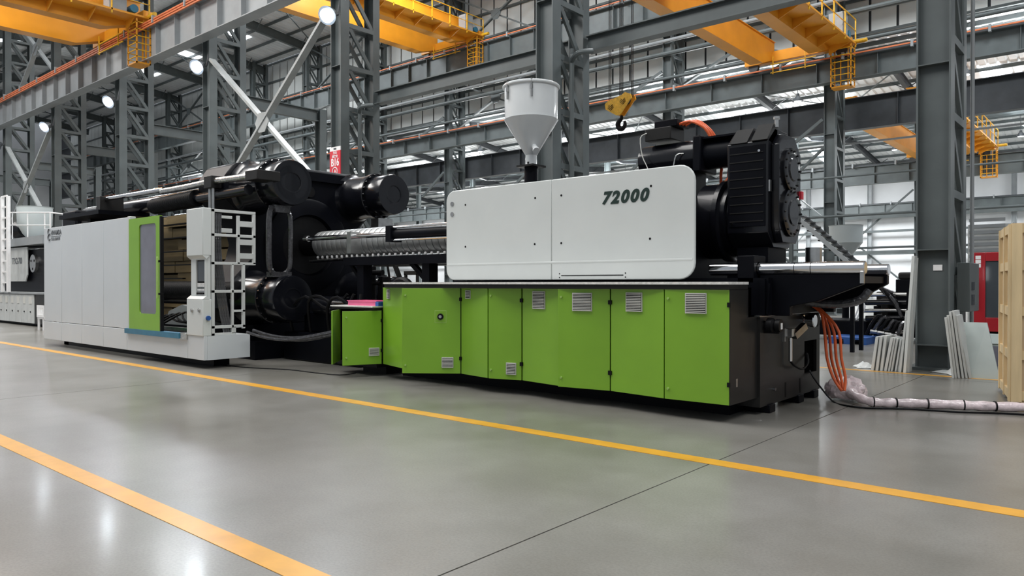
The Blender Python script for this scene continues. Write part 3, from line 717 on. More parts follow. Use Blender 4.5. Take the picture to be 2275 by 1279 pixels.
for sy in (-1, 1):
    for sz in (-1, 1):
        y = AY+sy*1.26; z = AZ+sz*1.11
        cc = P('tie_bar_cylinder', MB().lathe((-13.85, y, z), (1, 0, 0), [(.56, -.02), (.56, .04), (.50, .12), (.475, .2), (.475, .8)], 48), 'gloss', cu)
        P('flange', MB().lathe((-13.05, y, z), (1, 0, 0), [(.49, 0), (.505, .01), (.505, .12), (.49, .13)], 48), 'gloss', cc)
        P('end_cap', MB().lathe((-12.92, y, z), (1, 0, 0), [(.43, 0), (.43, .02), (.44, .06), (.44, .46), (.425, .50), (.20, .505), (.18, .50), (.18, .49)], 48), 'gloss', cc)
        o = inst('bolt_ring', bolts, cc, (-12.92, y, z)); o['kind'] = 'stuff'
        P('tie_bar', MB().cyl((-22.5, y, z), (-14.9, y, z), .19, 24), 'gloss', cu)
# cylinder pipe manifold between upper and lower near cylinders
mx = -12.75
TM('foil_wrapped_pipe', MB().tube([(mx, 7.85, 2.98), (mx+.05, 7.72, 2.85), (mx+.05, 7.70, 2.3), (mx+.05, 7.72, 1.78), (mx, 7.9, 1.66)], .055, 8).tube([(mx-.1, 8.15, 2.95), (mx, 8.2, 2.8), (mx, 8.2, 2.2), (mx, 8.18, 1.8), (mx-.1, 8.1, 1.68)], .045, 8).box(mx-.12, mx+.12, 7.8, 8.12, 2.86, 3.0).box(mx-.12, mx+.12, 7.75, 8.15, 1.62, 1.72),
   'blackfoil', 'plastic-wrapped pipe loop between upper and lower near cylinders', 'pipe')
P('valve_block', MB().box(-12.95, -12.7, 10.35, 10.75, 2.72, 2.92).cyl((-12.8, 10.6, 2.6), (-12.8, 10.6, 2.75), .06, 12), 'metal', cu, 'bare metal valve block under far cylinder')
P('bed', MB().box(-23, -13.2, 7.7, 10.9, .0, .35).box(-14.9, -13.6, 7.9, 10.7, .3, .66), 'black', cu)
# moving platen & rear platen
mv = [(p[0], p[1]) for p in poly]
P('rear_platen', MB().prism([(7.6, .6), (11, .6), (11, 3.5), (7.6, 3.5)], 'x', -23.2, -22.2), 'black', cu, bev=.05)
P('moving_platen', MB().box(-22.1, -21.2, 7.7, 10.9, .6, 3.3), 'charcoal', cu, bev=.04)
P('ejector_table', MB().box(-21.6, -19.0, 7.0, 8.2, 3.16, 3.26).box(-20.8, -20.6, 7.4, 8.0, 3.0, 3.3), 'black', cu)
# guard-top rods
RY = 7.3
TM('guide_rod', MB().cyl((-19.4, RY, 3.56), (-16.2, RY, 3.54), .055, 14), 'chrome', 'polished rod along the top left of the clamping unit', 'rod')
TM('foil_wrapped_rod', MB().tube([(-16.3, RY, 3.50), (-15.2, RY, 3.50), (-14.05, RY, 3.52), (-13.2, RY, 3.5), (-12.5, RY, 3.49)], .065, 12), 'foil', 'silver foil-wrapped rod in front of the upper near cylinder', 'rod')
rc = T('rod_clamp', 'dark clamp block on twin posts holding the foil-wrapped rod', 'bracket', (-14.1, RY, 2.5))
P('clamp_block', MB().box(-14.25, -13.95, RY-.1, RY+.12, 3.38, 3.62), 'charcoal', rc, bev=.01)
for x in (-14.18, -14.05): P('post', MB().cyl((x, RY, 2.2), (x, RY, 3.4), .035, 10), 'metal', rc)
TM('rod_end_block', MB().box(-12.72, -12.3, RY-.08, RY+.4, 3.40, 3.58), 'charcoal', 'dark block at the right end of the foil-wrapped rod', 'bracket', bev=.01)
TM('rod_end_block', MB().box(-19.55, -19.3, RY-.15, RY+.4, 3.26, 3.62), 'charcoal', 'dark block at the left end of the polished rod', 'bracket', bev=.01)
ribs = [(.15, 0)]
pr = []
for i in range(44):
    pr += [(.15, i*.045), (.175, i*.045+.012), (.175, i*.045+.03), (.15, i*.045+.04)]
TM('ribbed_bellows', MB().lathe((-16.9, RY+.1, 3.22), (1, 0, .02), pr, 20), 'rubber', 'black ribbed bellows below the foil-wrapped rod', 'bellows')
TM('bellows_rod', MB().cyl((-14.95, RY+.1, 3.25), (-12.9, RY+.1, 3.27), .10, 16), 'gloss', 'black rod leading from the bellows to the cylinder', 'rod')
TM('ribbed_bellows', MB().lathe((-17.6, 7.6, 1.35), (1, 0, 0), [(a+.02, b) for a, b in pr]+[(a+.02, b+1.98) for a, b in pr], 20), 'rubber', 'black ribbed bellows low inside the open green door', 'bellows')
# interior clutter
TM('oil_tray', MB().prism([(-16.2, .62), (-14.8, .62), (-14.6, .95), (-15.4, 1.05), (-16.0, .9)], 'y', 7.3, 7.9), 'steel_light', 'tilted pale sheet lying low behind the door opening', 'tray')
for j in range(4):
    TM('hydraulic_hose', MB().tube([(-16.4+j*.2, 7.0, .6), (-15.9+j*.3, 7.2, .82+.03*j), (-15.2+j*.2, 7.1, .72), (-14.4, 7.3+j*.05, .66)], .022, 6), 'rubber', 'black hose lying inside the door opening', 'hose', 'hoses inside the door opening')
# hoses running out along the bed
for j, (dy, dz) in enumerate(((0, 0), (.12, .03), (.24, -.02))):
    TM('wrapped_hose', MB().tube([(-12.2, 6.95+dy, .63+dz), (-11.9, 7.2+dy, .52+dz), (-11.5, 7.5+dy, .5+dz), (-11.0, 7.9+dy, .62+dz), (-10.5, 8.2+dy, .7+dz)], .026, 8), 'blackfoil',
       'wrapped hose sagging from the guard plinth to the injection side', 'hose', 'sagging wrapped hoses')
pump = T('pump_station', 'dark hydraulic pump and hose tangle below the barrel', 'machine', (-11.2, 8.9, 0))
P('pump_body', MB().box(-13.0, -10.6, 8.2, 10.4, 0, .55).box(-12.6, -11.6, 8.4, 9.2, .55, .95), 'black', pump, bev=.03)
P('pump_motor', MB().cyl((-12.2, 8.5, 1.05), (-11.2, 8.5, 1.05), .2, 20), 'gloss', pump)
for j in range(0, 6, 2):
    P('pump_hose', MB().tube([(-12.8+j*.3, 8.3, .5), (-12.6+j*.3, 8.1, .95+.1*(j%3)), (-12.1+j*.25, 8.1, 1.25), (-11.6+j*.2, 8.3, 1.0), (-11.2+j*.1, 8.4, 1.3)], .03, 6), 'rubber', pump)
# timber stack seen through the guard
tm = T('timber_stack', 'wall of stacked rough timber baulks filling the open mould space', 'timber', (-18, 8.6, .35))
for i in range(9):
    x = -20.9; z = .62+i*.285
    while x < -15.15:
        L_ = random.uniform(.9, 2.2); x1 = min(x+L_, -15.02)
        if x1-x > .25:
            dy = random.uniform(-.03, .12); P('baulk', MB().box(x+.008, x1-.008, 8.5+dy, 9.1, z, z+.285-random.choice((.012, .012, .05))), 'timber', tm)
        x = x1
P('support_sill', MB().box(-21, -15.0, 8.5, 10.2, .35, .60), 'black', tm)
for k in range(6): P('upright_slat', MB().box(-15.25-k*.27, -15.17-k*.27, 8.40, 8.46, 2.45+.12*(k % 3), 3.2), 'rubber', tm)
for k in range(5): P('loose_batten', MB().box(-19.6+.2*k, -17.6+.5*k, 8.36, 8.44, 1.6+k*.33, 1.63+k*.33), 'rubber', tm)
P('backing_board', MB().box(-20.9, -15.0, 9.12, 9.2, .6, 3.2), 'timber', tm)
# ---- barrel
ba = T('heating_barrel', 'silver heating barrel with rows of heater bands', 'machine part', (-11, AY, AZ))
P('barrel_tube', MB().cyl((-14.2, AY, AZ), (-4.6, AY, AZ), .235, 32), 'rubber', ba)
bandm = mesh('heater_band', MB().lathe((0, 0, 0), (1, 0, 0), [(.24, 0), (.270, .004), (.274, .016), (.274, .139), (.270, .151), (.24, .155)], 32), 'band')
connm = mesh('connector', MB().lathe((0,0,0), (0,0,-1), [(.014, 0), (.024, .01), (.026, .04), (.014, .055)], 10), 'paper')
for i in range(32):
    x = -13.25+i*.165; inst('heater_band', bandm, ba, (x, AY, AZ)); o = inst('connector', connm, ba, (x+.07, AY-.17, AZ-.25))
P('cable_wrap', MB().tube([(-13.4, AY-.2, AZ-.36), (-12, AY-.2, AZ-.33), (-10.5, AY-.2, AZ-.35), (-9, AY-.2, AZ-.34), (-8.3, AY-.2, AZ-.33)], .035, 8), 'foil', ba)
P('cable_duct', MB().box(-11.2, -8.2, AY-.3, AY+.2, AZ-.50, AZ-.42), 'charcoal', ba)
ro = T('carriage_cylinder', 'chrome rod and black cylinder running along the near side of the barrel', 'cylinder', (-10, 8.5, 2.3))
P('rod', MB().cyl((-12.6, 8.5, 2.38), (-9.9, 8.5, 2.36), .045, 16), 'chrome', ro)
P('cylinder_tube', MB().cyl((-10.0, 8.5, 2.36), (-8.1, 8.5, 2.34), .10, 24), 'black', ro)
P('gland', MB().box(-10.08, -9.95, 8.37, 8.63, 2.22, 2.50), 'black', ro)
P('saddle', MB().box(-11.22, -11.10, 8.40, 8.62, 2.05, 2.45), 'metal', ro)
P('rod_eye', MB().cyl((-12.7, 8.5, 2.38), (-12.58, 8.5, 2.38), .06, 12), 'metal', ro)
P('cylinder_tie', MB().cyl((-9.95, 8.42, 2.25), (-8.1, 8.42, 2.24), .02, 8).cyl((-9.95, 8.42, 2.47), (-8.1, 8.42, 2.46), .02, 8), 'chrome', ro)
su = T('barrel_support', 'black support frame with posts below the barrel', 'frame', (-10.2, 8.8, 0))
for x in (-10.95, -9.2): P('post', MB().box(x-.09, x+.09, 8.5, 8.7, .5 if x > -10 else .0, 1.9), 'black', su)
P('crossbeam', MB().box(-11.4, -8.6, 8.45, 8.75, 1.83, 1.98), 'black', su)
P('knee', MB().beam((-9.2, 8.6, 1.5), (-9.65, 8.6, 1.85), .08, .08).beam((-10.95, 8.6, 1.45), (-11.35, 8.6, 1.85), .05, .06), 'black', su)
vb = T('valve_stack', 'dark valve blocks and fittings standing between the barrel posts', 'machine part', (-10.2, 9, 1.1))
P('valve_body', MB().box(-11.3, -11.1, 8.8, 9.0, .5, 1.82).box(-10.95, -10.8, 8.9, 9.1, .5, 1.62), 'rubber', vb, bev=.02)
P('lever', MB().beam((-10.45, 8.9, 1.83), (-10.15, 8.9, 1.3), .07, .06).beam((-10.6, 8.85, 1.83), (-10.48, 8.85, 1.3), .03, .03), 'charcoal', vb)
P('fitting', MB().cyl((-11.1, 8.9, 1.7), (-10.8, 8.9, 1.7), .05, 10).cyl((-11.1, 8.9, 1.5), (-10.85, 8.9, 1.5), .04, 10), 'rubber', vb)
TM('hose_coil', MB().lathe((-9.75, 8.4, 1.27), (0, 1, 0), [(.30, 0), (.34, .03), (.34, .09), (.30, .12)], 24), 'rubber', 'black round hose guard just above the green cabinets', 'hose')
fr = T('small_stand', 'small dark open stand seen beyond the barrel', 'stand', (-12, 14, 0))
XX = xa(897, 13)
P('stand_top', MB().box(XX, XX+.55, 13, 13.3, 1.72, 1.82), 'charcoal', fr)
for x in (XX+.02, XX+.47): P('leg', MB().box(x, x+.06, 13, 13.06, 0, 1.75), 'charcoal', fr)
P('stand_base', MB().box(XX-.05, XX+.6, 12.95, 13.35, .0, 1.45), 'rubber', fr)
# ---- injection base with cabinets
ib = T('cabinet_bank', 'long black machine base with lime green cabinet doors and louvre vents', 'machine base', (-6.3, 7.8, 0))
P('cabinet_body', MB().box(-8.62, -3.40, 7.66, 8.05, .22, 1.43).box(-9.3, -8.62, 7.9, 8.05, .22, 1.43).box(-3.40, -3.355, 7.475, 7.90, .2, 1.435).box(-3.40, -3.355, 7.90, 8.2, .2, 1.12), 'charcoal', ib)
P('rim', MB().prism([(-8.98, 7.44), (-3.35, 7.44), (-3.35, 7.92), (-9.35, 7.92), (-9.35, 7.74)], 'z', 1.435, 1.487), 'charcoal', ib)
P('deck_plate', MB().prism([(-8.98, 7.42), (-3.35, 7.42), (-3.35, 7.94), (-9.38, 7.94), (-9.38, 7.74)], 'z', 1.487, 1.515), 'deck', ib, 'bright chequer plate deck')
P('recessed_plinth', MB().box(-9.2, -3.6, 8.0, 8.5, 0, .9), 'black', ib)
P('bed_frame', MB().box(-9.4, -3.45, 8.25, 10.2, .9, 1.45), 'black', ib)
def door(a, b, z0, z1, hinge, vent=None, locks=None, vs=(.13, .15), m='green'):
    d = P('cabinet_door', MB().vpanel(a, b, z0, z1, .022), m, ib, bev=.004)
    A_ = Vector((*a, 0)); B_ = Vector((*b, 0)); e = (B_-A_); L = e.length; e.normalize(); n = Vector((e.y, -e.x, 0))
    def slab(name, c0, w, zc, h, th, mm, off=0, bev=0, par=None):
        p = A_+e*(c0-w/2)+n*(off+th); q = A_+e*(c0+w/2)+n*(off+th)
        return P(name, MB().vpanel((p.x, p.y), (q.x, q.y), zc-h/2, zc+h/2, th), mm, par or d, bev=bev)
    if vent:
        fx, zc, w, h = vent
        slab('vent_grille', fx*L, w, zc, h, .012, 'louver', 0)
        k = int(h/.018); lm = MB()
        for i in range(k):
            z = zc-h/2+h*(i+.5)/k
            p = A_+e*(fx*L-w/2+.01)+n*.022; q = A_+e*(fx*L+w/2-.01)+n*.022
            lm.vpanel((p.x, p.y), (q.x, q.y), z-.0048, z+.0048, .006)
        bk = A_+e*(fx*L-w/2+.009)+n*.0135; bq = A_+e*(fx*L+w/2-.009)+n*.0135
        P('vent_recess', MB().vpanel((bk.x, bk.y), (bq.x, bq.y), zc-h/2+.008, zc+h/2-.008, .002), 'rubber', d)
        P('louvre', lm, 'louver', d, kind='stuff')
    if locks:
        for fx in locks:
            for z in (z0+.12, z1-.10):
                p = A_+e*(fx*L); P('door_lock', MB().cyl(p+Vector((0,0,z)), p+n*.018+Vector((0,0,z)), .014, 12), 'green_edge', d)
    if hinge is not None:
        for z in (z0+.22, z1-.16): slab('hinge', hinge*L+(.0), .035, z, .05, .014, 'rubber', .001)
    P('door_edge', MB().vpanel(((A_+n*.001).x, (A_+n*.001).y), ((B_+n*.001).x, (B_+n*.001).y), z1-.006, z1, .024), 'green_edge', d)
    return d, A_, e, n, L
Z0, Z1 = .20, 1.430
door((-9.35, 7.71), (-8.63, 7.49), Z0, Z1, None, (.32, 1.33, .11, .15))
dB, A_, e, n, L = door((-8.17, 7.09), (-7.49, 7.60), Z0, Z1, 1.0, (.78, .36, .17, .15), (.06,))
cxp = A_+e*(.66*L)
q0 = cxp-e*.085+n*.002; q1 = cxp+e*.085+n*.002
P('switch_recess', MB().vpanel((q0.x, q0.y), (q1.x, q1.y), .93, 1.11, .003), 'green_edge', dB)
q0 = cxp-e*.078+n*.004; q1 = cxp+e*.078+n*.004
P('switch_pocket', MB().vpanel((q0.x, q0.y), (q1.x, q1.y), .938, 1.102, .002), 'green', dB)
P('rotary_switch', MB().cyl(cxp+Vector((0,0,1.02))+n*.004, cxp+Vector((0,0,1.02))+n*.02, .045, 16), 'rubber', dB)
P('switch_knob', MB().cyl(cxp+Vector((0,0,1.02))+n*.02, cxp+Vector((0,0,1.02))+n*.04, .022, 12), 'metal', dB)
door((-7.475, 7.60), (-6.86, 7.485), Z0, Z1, 0, (.28, 1.34, .115, .12))
door((-6.83, 7.475), (-6.35, 7.60), Z0, Z1, 1, (.70, .35, .15, .16), (.08,))
door((-6.34, 7.61), (-5.655, 7.50), Z0, Z1, 0, (.48, 1.28, .24, .23))
door((-5.62, 7.445), (-4.92, 7.555), Z0, Z1, 1, (.48, 1.27, .27, .225), (.07,))
door((-4.905, 7.555), (-4.135, 7.455), Z0, Z1, 0, (.46, 1.28, .24, .225))
door((-4.12, 7.45), (-3.365, 7.47), Z0, Z1, 1, (.50, 1.28, .25, .225), (.06,))
P('filler', MB().box(-8.66, -7.5, 7.625, 7.65, Z0, Z1), 'rubber', ib)
# low cabinet at the left end
lb_ = T('low_cabinet', 'low black cabinet with two open green doors at the left end of the base', 'cabinet', (-9.9, 7.8, 0))
ib_save = ib; ib = lb_
P('cabinet_body', MB().box(-10.45, -9.35, 8.1, 8.14, .2, 1.07).box(-10.45, -10.41, 7.62, 8.1, .2, 1.07).box(-10.45, -9.4, 7.62, 8.1, .14, .2).box(-10.1, -9.5, 7.9, 8.5, 0, .2), 'rubber', lb_)
P('cabinet_top', MB().box(-10.50, -9.38, 7.55, 8.5, 1.075, 1.11), 'charcoal', lb_)
P('deck_plate', MB().box(-10.50, -9.38, 7.52, 8.5, 1.11, 1.13), 'deck', lb_, 'bright chequer plate top')
door((-9.62, 7.12), (-9.37, 7.70), .20, 1.06, 1.0, (.80, .40, .17, .13), (.09,))
door((-9.88, 7.12), (-10.32, 7.60), .20, 1.06, None, None, None)
P('conduit', MB().cyl((-10.2, 7.62, .3), (-10.2, 7.62, 1.0), .02, 8), 'steel_light', lb_)
for z in (.75, .86): P('terminal', MB().box(-9.75, -9.66, 8.05, 8.1, z, z+.04), 'louver', lb_)
ib = ib_save
cr = T('pink_crate', 'bright pink plastic crate lying on the low cabinet', 'crate', (-9.9, 7.9, 1.13))
PX0, PX1 = -10.25, -9.5
P('crate_wall', MB().box(PX0, PX1, 7.7, 7.72, 1.13, 1.215).box(PX0, PX1, 8.05, 8.07, 1.13, 1.215).box(PX0, PX0+.02, 7.72, 8.05, 1.13, 1.215).box(PX1-.02, PX1, 7.72, 8.05, 1.13, 1.215), 'pink', cr)
P('crate_rim', MB().box(PX0-.012, PX1+.012, 7.685, 7.70, 1.2, 1.215), 'pink', cr); P('crate_floor', MB().box(PX0+.02, PX1-.02, 7.72, 8.05, 1.13, 1.145), 'pink', cr)
TM('blue_box', MB().box(-9.47, -9.39, 7.65, 7.8, 1.13, 1.2), 'blue2', 'small blue box beside the pink crate', 'box', bev=.005)
# ---- end block
eb = T('end_block', 'dark end block of the injection base with chrome fittings', 'machine base', (-3.5, 9.2, 0))
ex = -3.32
hy0, hy1, hz0_, hz1_ = 9.62, 10.08, .34, .76
P('end_plate', MB().box(ex-.04, ex, 8.19, hy0, .09, 1.13).box(ex-.04, ex, hy1, 10.2, .09, 1.13).box(ex-.04, ex, hy0, hy1, .09, hz0_).box(ex-.04, ex, hy0, hy1, hz1_, 1.13), 'charcoal', eb)
P('block_body', MB().box(-3.9, ex-.04, 8.19, 8.25, .09, 1.13).box(-3.9, ex-.04, 10.14, 10.2, .09, 1.13).box(-3.9, ex-.04, 8.19, 10.2, 1.09, 1.13).box(-3.9, -3.84, 8.25, 9.5, .09, 1.1), 'charcoal', eb)
P('top_trim', MB().box(ex-.06, ex+.006, 8.17, 10.22, 1.118, 1.135), 'metal', eb)
for y in (8.4, 9.35, 9.9): P('foot', MB().box(ex-.25, ex+.03, y, y+.18, 0, .10), 'black', eb, bev=.01)
for y in (8.95, 9.45): P('slot', MB().box(ex, ex+.004, y, y+.04, .12, .30), 'rubber', eb)
P('knob', MB().lathe((ex, 8.32, 1.02), (1, 0, 0), [(.05, 0), (.05, .03), (.085, .04), (.085, .10), (.06, .12), (.075, .14), (.075, .19)], 24).box(ex, ex+.17, 8.30, 8.34, .93, 1.0), 'rubber', eb)
P('knob_label', MB().box(ex+.192, ex+.196, 8.30, 8.35, .98, 1.05), 'paper', eb)
P('gauge', MB().lathe((ex, 9.55, 1.03), (1, 0, 0), [(.085, 0), (.085, .03), (.06, .04), (.06, .09), (.085, .1), (.085, .15), (.075, .16)], 24), 'chrome', eb, 'chrome pressure fitting')
P('gauge', MB().lathe((ex, 9.82, 1.03), (1, 0, 0), [(.09, 0), (.09, .1), (.075, .11)], 20), 'rubber', eb)
P('bracket', MB().box(ex, ex+.10, 8.90, 9.05, .86, .95).beam((ex+.08, 9.02, .86), (ex+.14, 9.22, .98), .07, .08).box(ex, ex+.03, 8.86, 8.9, .8, .96), 'metal', eb)
P('sensor', MB().cyl((ex+.06, 8.97, .56), (ex+.06, 8.97, .84), .022, 12), 'chrome', eb)
P('sensor_cable', MB().tube([(ex+.06, 8.97, .56), (ex+.08, 9.05, .50), (ex+.09, 9.3, .44), (ex+.07, 9.55, .50), (ex+.01, 9.68, .60)], .014, 6), 'rubber', eb)
P('bolt', MB().cyl((ex, 8.58, .26), (ex+.03, 8.58, .26), .02, 10), 'chrome', eb)
P('small_plate', MB().box(-3.36, -3.352, 7.62, 7.66, .38, .47), 'metal', eb)
# upright black mass between cabinets and cover
bd = T('injection_carriage', 'black injection carriage body above the base behind the white cover', 'machine part', (-5.5, AY, 1.5))
P('carriage_body', MB().box(-7.9, -4.45, 8.12, 10.3, 1.45, 2.65), 'black', bd, bev=.03)
P('carriage_slide', MB().box(-8.3, -3.25, 8.25, 10.2, 1.13, 1.56).box(-3.9, -3.3, 8.6, 10.0, 1.5, 1.75), 'black', bd)
P('spindle_housing', MB().lathe((-4.46, AY, AZ), (1, 0, 0), [(.50, 0), (.50, .24), (.54, .26), (.54, .32), (.47, .34), (.47, .40), (.42, .42), (.42, .52), (.36, .54), (.30, .56), (.30, .96)], 40), 'gloss', bd, bev=0)
bolt2 = MB()
for i in range(16):
    a = 2*PI*i/16; bolt2.cyl((-3.84, AY+.39*math.cos(a), AZ+.39*math.sin(a)), (-3.80, AY+.39*math.cos(a), AZ+.39*math.sin(a)), .018, 6)
P('housing_bolt', bolt2, 'charcoal', bd, kind='stuff')
P('guide_shoe', MB().box(-3.62, -3.42, 8.25, 8.6, 1.5, 1.82), 'black', bd, bev=.01)
P('swivel_foot', MB().cyl((-3.2, 9.6, 1.74), (-3.2, 9.6, 1.95), .10, 16), 'metal', bd)
P('swivel_plate', MB().box(-3.6, -2.95, 8.9, 9.8, 1.66, 1.74), 'black', bd)
# white cover
YP = 8.0
cv = T('cover_panel', 'large white rounded cover panel lettered 72000', 'cover', (-6.1, YP, 1.53))
cx0, cx1, cz0, cz1, cs = -8.19, -4.03, 1.545, 2.91, -6.15
P('cover_sheet', MB().prism(rounded(cx0, cs-.003, cz0, cz1, (.17, 0, 0, .17)), 'y', YP, YP+.04), 'white', cv, bev=.012)
P('cover_sheet', MB().prism(rounded(cs+.003, cx1, cz0, cz1, (0, .2, .2, 0)), 'y', YP, YP+.04), 'white', cv, bev=.012)
P('lower_strip', MB().prism([(YP-.001, 1.80), (YP-.004, 1.79), (YP-.004, 1.775), (YP-.001, 1.765)], 'x', cx0+.03, cx1-.03), 'white', cv)
P('cover_back', MB().box(cx0+.1, cx1-.1, YP+.05, YP+.09, cz0+.1, cz1-.1).box(-7.5, -7.3, YP+.04, 8.3, 2.2, 2.6).box(-5, -4.8, YP+.04, 8.3, 2.2, 2.6), 'charcoal', cv)
text('model_number', '72000', .212, 'ink', cv, (xa(1337, YP), YP-.003, 2.52), shear=.26, bold=.010, space=1.24, sx=1.06)
for (u, v) in ((1034, 455), (1034, 548), (1189, 440), (1188, 542), (1247, 434), (1247, 540), (1446, 413), (1444, 530)):
    x, _, z = pt(u, v, YP); P('fixing_hole', MB().cyl((x, YP-.003, z), (x, YP+.002, z), .015, 12), 'rubber', cv)
for (u, v) in ((1005, 453), (1005, 476)):
    x, _, z = pt(u, v, YP); P('lock', MB().cyl((x, YP-.01, z), (x, YP+.002, z), .035, 20), 'metal', cv)
x0_, _, z0_ = pt(1247, 612, YP); x1_ = xa(1385, YP)
P('slot', MB().box(x0_, x1_, YP-.003, YP+.001, z0_-.006, z0_+.006), 'rubber', cv)
for x in (x0_-.03, x1_+.03):
    for dz in (-.025, .025): P('fixing_hole', MB().cyl((x, YP-.003, z0_+dz), (x, YP+.002, z0_+dz), .009, 8), 'rubber', cv)
# ---- hopper
hX = xa(1180, AY)
ho = T('material_hopper', 'large white conical hopper standing on the injection unit', 'hopper', (hX, AY, 2.75))
zr, zj, zn, zf = 4.66, 4.12, 3.58, 3.40
P('hopper_drum', MB().lathe((hX, AY, 0), (0, 0, 1), [(.425, zj), (.435, zr)], 48, False), 'hopper', ho)
P('hopper_rim', MB().lathe((hX, AY, 0), (0, 0, 1), [(.43, zr-.03), (.455, zr-.025), (.465, zr-.01), (.465, zr+.01), (.45, zr+.025), (.3, zr+.03)], 48), 'hopper', ho)
P('hopper_cone', MB().lathe((hX, AY, 0), (0, 0, 1), [(.09, zn-.02), (.43, zj), (.437, zj+.01)], 48, False), 'hopper', ho)
P('hopper_neck', MB().lathe((hX, AY, 0), (0, 0, 1), [(.095, zf), (.092, zn), (.1, zn+.02)], 24, False), 'hopper', ho)
P('neck_hole', MB().box(hX+.0, hX+.03, AY-.10, AY-.085, zf+.02, zf+.05), 'rubber', ho)
P('drain_spout', MB().cyl((hX+.12, AY-.08, zn+.12), (hX+.22, AY-.15, zn+.03), .042, 14).cyl((hX+.215, AY-.145, zn+.035), (hX+.24, AY-.165, zn+.01), .055, 16), 'hopper', ho)
P('flange_plate', MB().box(hX-.17, hX+.17, AY-.17, AY+.17, zf-.03, zf), 'charcoal', ho)
P('throat', MB().cyl((hX, AY, 2.7), (hX, AY, zf-.03), .11, 20), 'black', ho)
for a in (-.95, .05):
    d = Vector((math.sin(a+.65), -math.cos(a+.65), 0)); p = Vector((hX, AY, 0))+d*.45
    P('toggle_clip', MB().beam(p+Vector((0,0,zr+.03)), p+Vector((0,0,zr-.25)), .02, .03).box(p.x-.02, p.x+.02, p.y-.02, p.y+.01, zr-.13, zr-.07), 'metal', ho)
# ---- gearbox and motor
gb = T('gearbox', 'tall black ribbed gearbox at the right end of the injection unit', 'gearbox', (-3.75, AY, 1.95))
gy0, gy1 = 8.86, 9.74
prof = [(gy0+.18, 1.94), (gy1-.18, 1.94), (gy1, 2.15), (gy1, 3.2), (gy1-.25, 3.42), (gy0+.22, 3.42), (gy0, 3.24), (gy0, 2.12)]
P('gearbox_case', MB().prism(prof, 'x', -4.02, -3.50), 'gloss', gb, bev=.012)
P('top_cover', MB().prism([(gy0-.02, 3.24), (gy0+.2, 3.45), (gy0+.3, 3.45), (gy0+.3, 3.2)], 'x', -3.98, -3.76), 'charcoal', gb)
P('top_cover', MB().prism([(gy0-.03, 3.25), (gy0+.2, 3.48), (gy0+.3, 3.48), (gy0+.3, 3.2)], 'x', -3.70, -3.50), 'charcoal', gb)
rm = mesh('cover_rib', MB().box(-3.98, -3.55, gy0-.018, gy0, 0, .012), 'charcoal', (0,0,0))
P('side_cover', MB().box(-3.99, -3.53, gy0-.012, gy0, 2.2, 3.2), 'black', gb, bev=.004)
for i in range(9): 
    o = bpy.data.objects.new('cover_rib', rm); COL.objects.link(o); o.parent = gb; gg = ORG[gb.name]; o.location = (-gg[0], -gg[1], 2.26+i*.105-gg[2])
for x, z in ((-3.60, 3.12), (-3.95, 2.24)): P('cover_bolt', MB().cyl((x, gy0-.03, z), (x, gy0, z), .016, 10), 'chrome', gb, 'bright cover bolt')
cap = [(gy0+.22, 2.0), (gy1-.2, 2.0), (gy1-.04, 2.2), (gy1-.04, 3.14), (gy1-.25, 3.34), (gy0+.25, 3.34), (gy0+.1, 3.2), (gy0+.1, 2.2)]
P('end_cover', MB().prism(cap, 'x', -3.50, -3.40), 'gloss', gb, bev=.01)
for z, r in ((2.92, .27), (2.38, .30)):
    P('bearing_cover', MB().lathe((-3.40, AY+.02, z), (1, 0, 0), [(r, 0), (r, .03), (r-.02, .04), (r*.55, .04), (r*.5, .055)], 32), 'gloss', gb)
    bb = MB()
    for i in range(14):
        a = 2*PI*i/14; bb.cyl((-3.37, AY+.02+(r-.03)*math.cos(a), z+(r-.03)*math.sin(a)), (-3.345, AY+.02+(r-.03)*math.cos(a), z+(r-.03)*math.sin(a)), .014, 6)
    P('bearing_bolt', bb, 'charcoal', gb, kind='stuff')
P('sight_glass', MB().box(-3.50, -3.48, gy0+.02, gy0+.07, 2.62, 2.76), 'metal', gb); P('red_tag', MB().box(-3.40, -3.37, gy1-.1, gy1-.02, 2.58, 2.68), 'signred', gb, 'small red cap')
P('lifting_eye', MB().cyl((-3.47, gy0+.2, 3.42), (-3.47, gy0+.2, 3.52), .025, 10).cyl((-3.47, gy0+.2, 3.52), (-3.47, gy0+.2, 3.55), .04, 10), 'metal', gb)
P('gearbox_foot', MB().box(-3.95, -3.55, AY-.3, AY+.3, 1.74, 1.95), 'black', gb)
mo = T('drive_motor', 'long black drive motor lying behind the top of the white cover', 'motor', (-4.8, AY, 3.0))
MZ = 3.22
P('motor_body', MB().lathe((-5.45, AY, MZ), (1, 0, 0), [(.16, -.03), (.22, 0), (.225, .03), (.225, .85), (.22, .88)], 36), 'gloss', mo)
P('motor_flange', MB().box(-4.60, -4.48, AY-.25, AY+.25, MZ-.24, MZ+.24), 'black', mo, bev=.02)
P('coupling_housing', MB().cyl((-4.5, AY, MZ), (-4.0, AY, MZ), .19, 32).box(-4.5, -4.0, AY-.2, AY+.2, MZ+.19, MZ+.215), 'black', mo)
P('terminal_box', MB().box(-5.32, -4.92, AY-.25, AY+.15, MZ+.25, MZ+.42), 'charcoal', mo, bev=.01); P('terminal_box', MB().box(-5.2, -4.85, AY-.2, AY+.15, MZ+.42, MZ+.52), 'black', mo, bev=.01)
P('motor_seat', MB().box(-5.3, -4.62, AY-.2, AY+.2, 2.64, MZ-.2), 'black', mo)
P('cable', MB().tube([(-5.28, AY-.26, MZ+.36), (-5.36, AY-.3, MZ+.3), (-5.33, AY-.3, MZ+.05), (-5.25, AY-.3, MZ-.12), (-5.2, AY-.3, MZ-.3)], .007, 6), 'louver', mo)
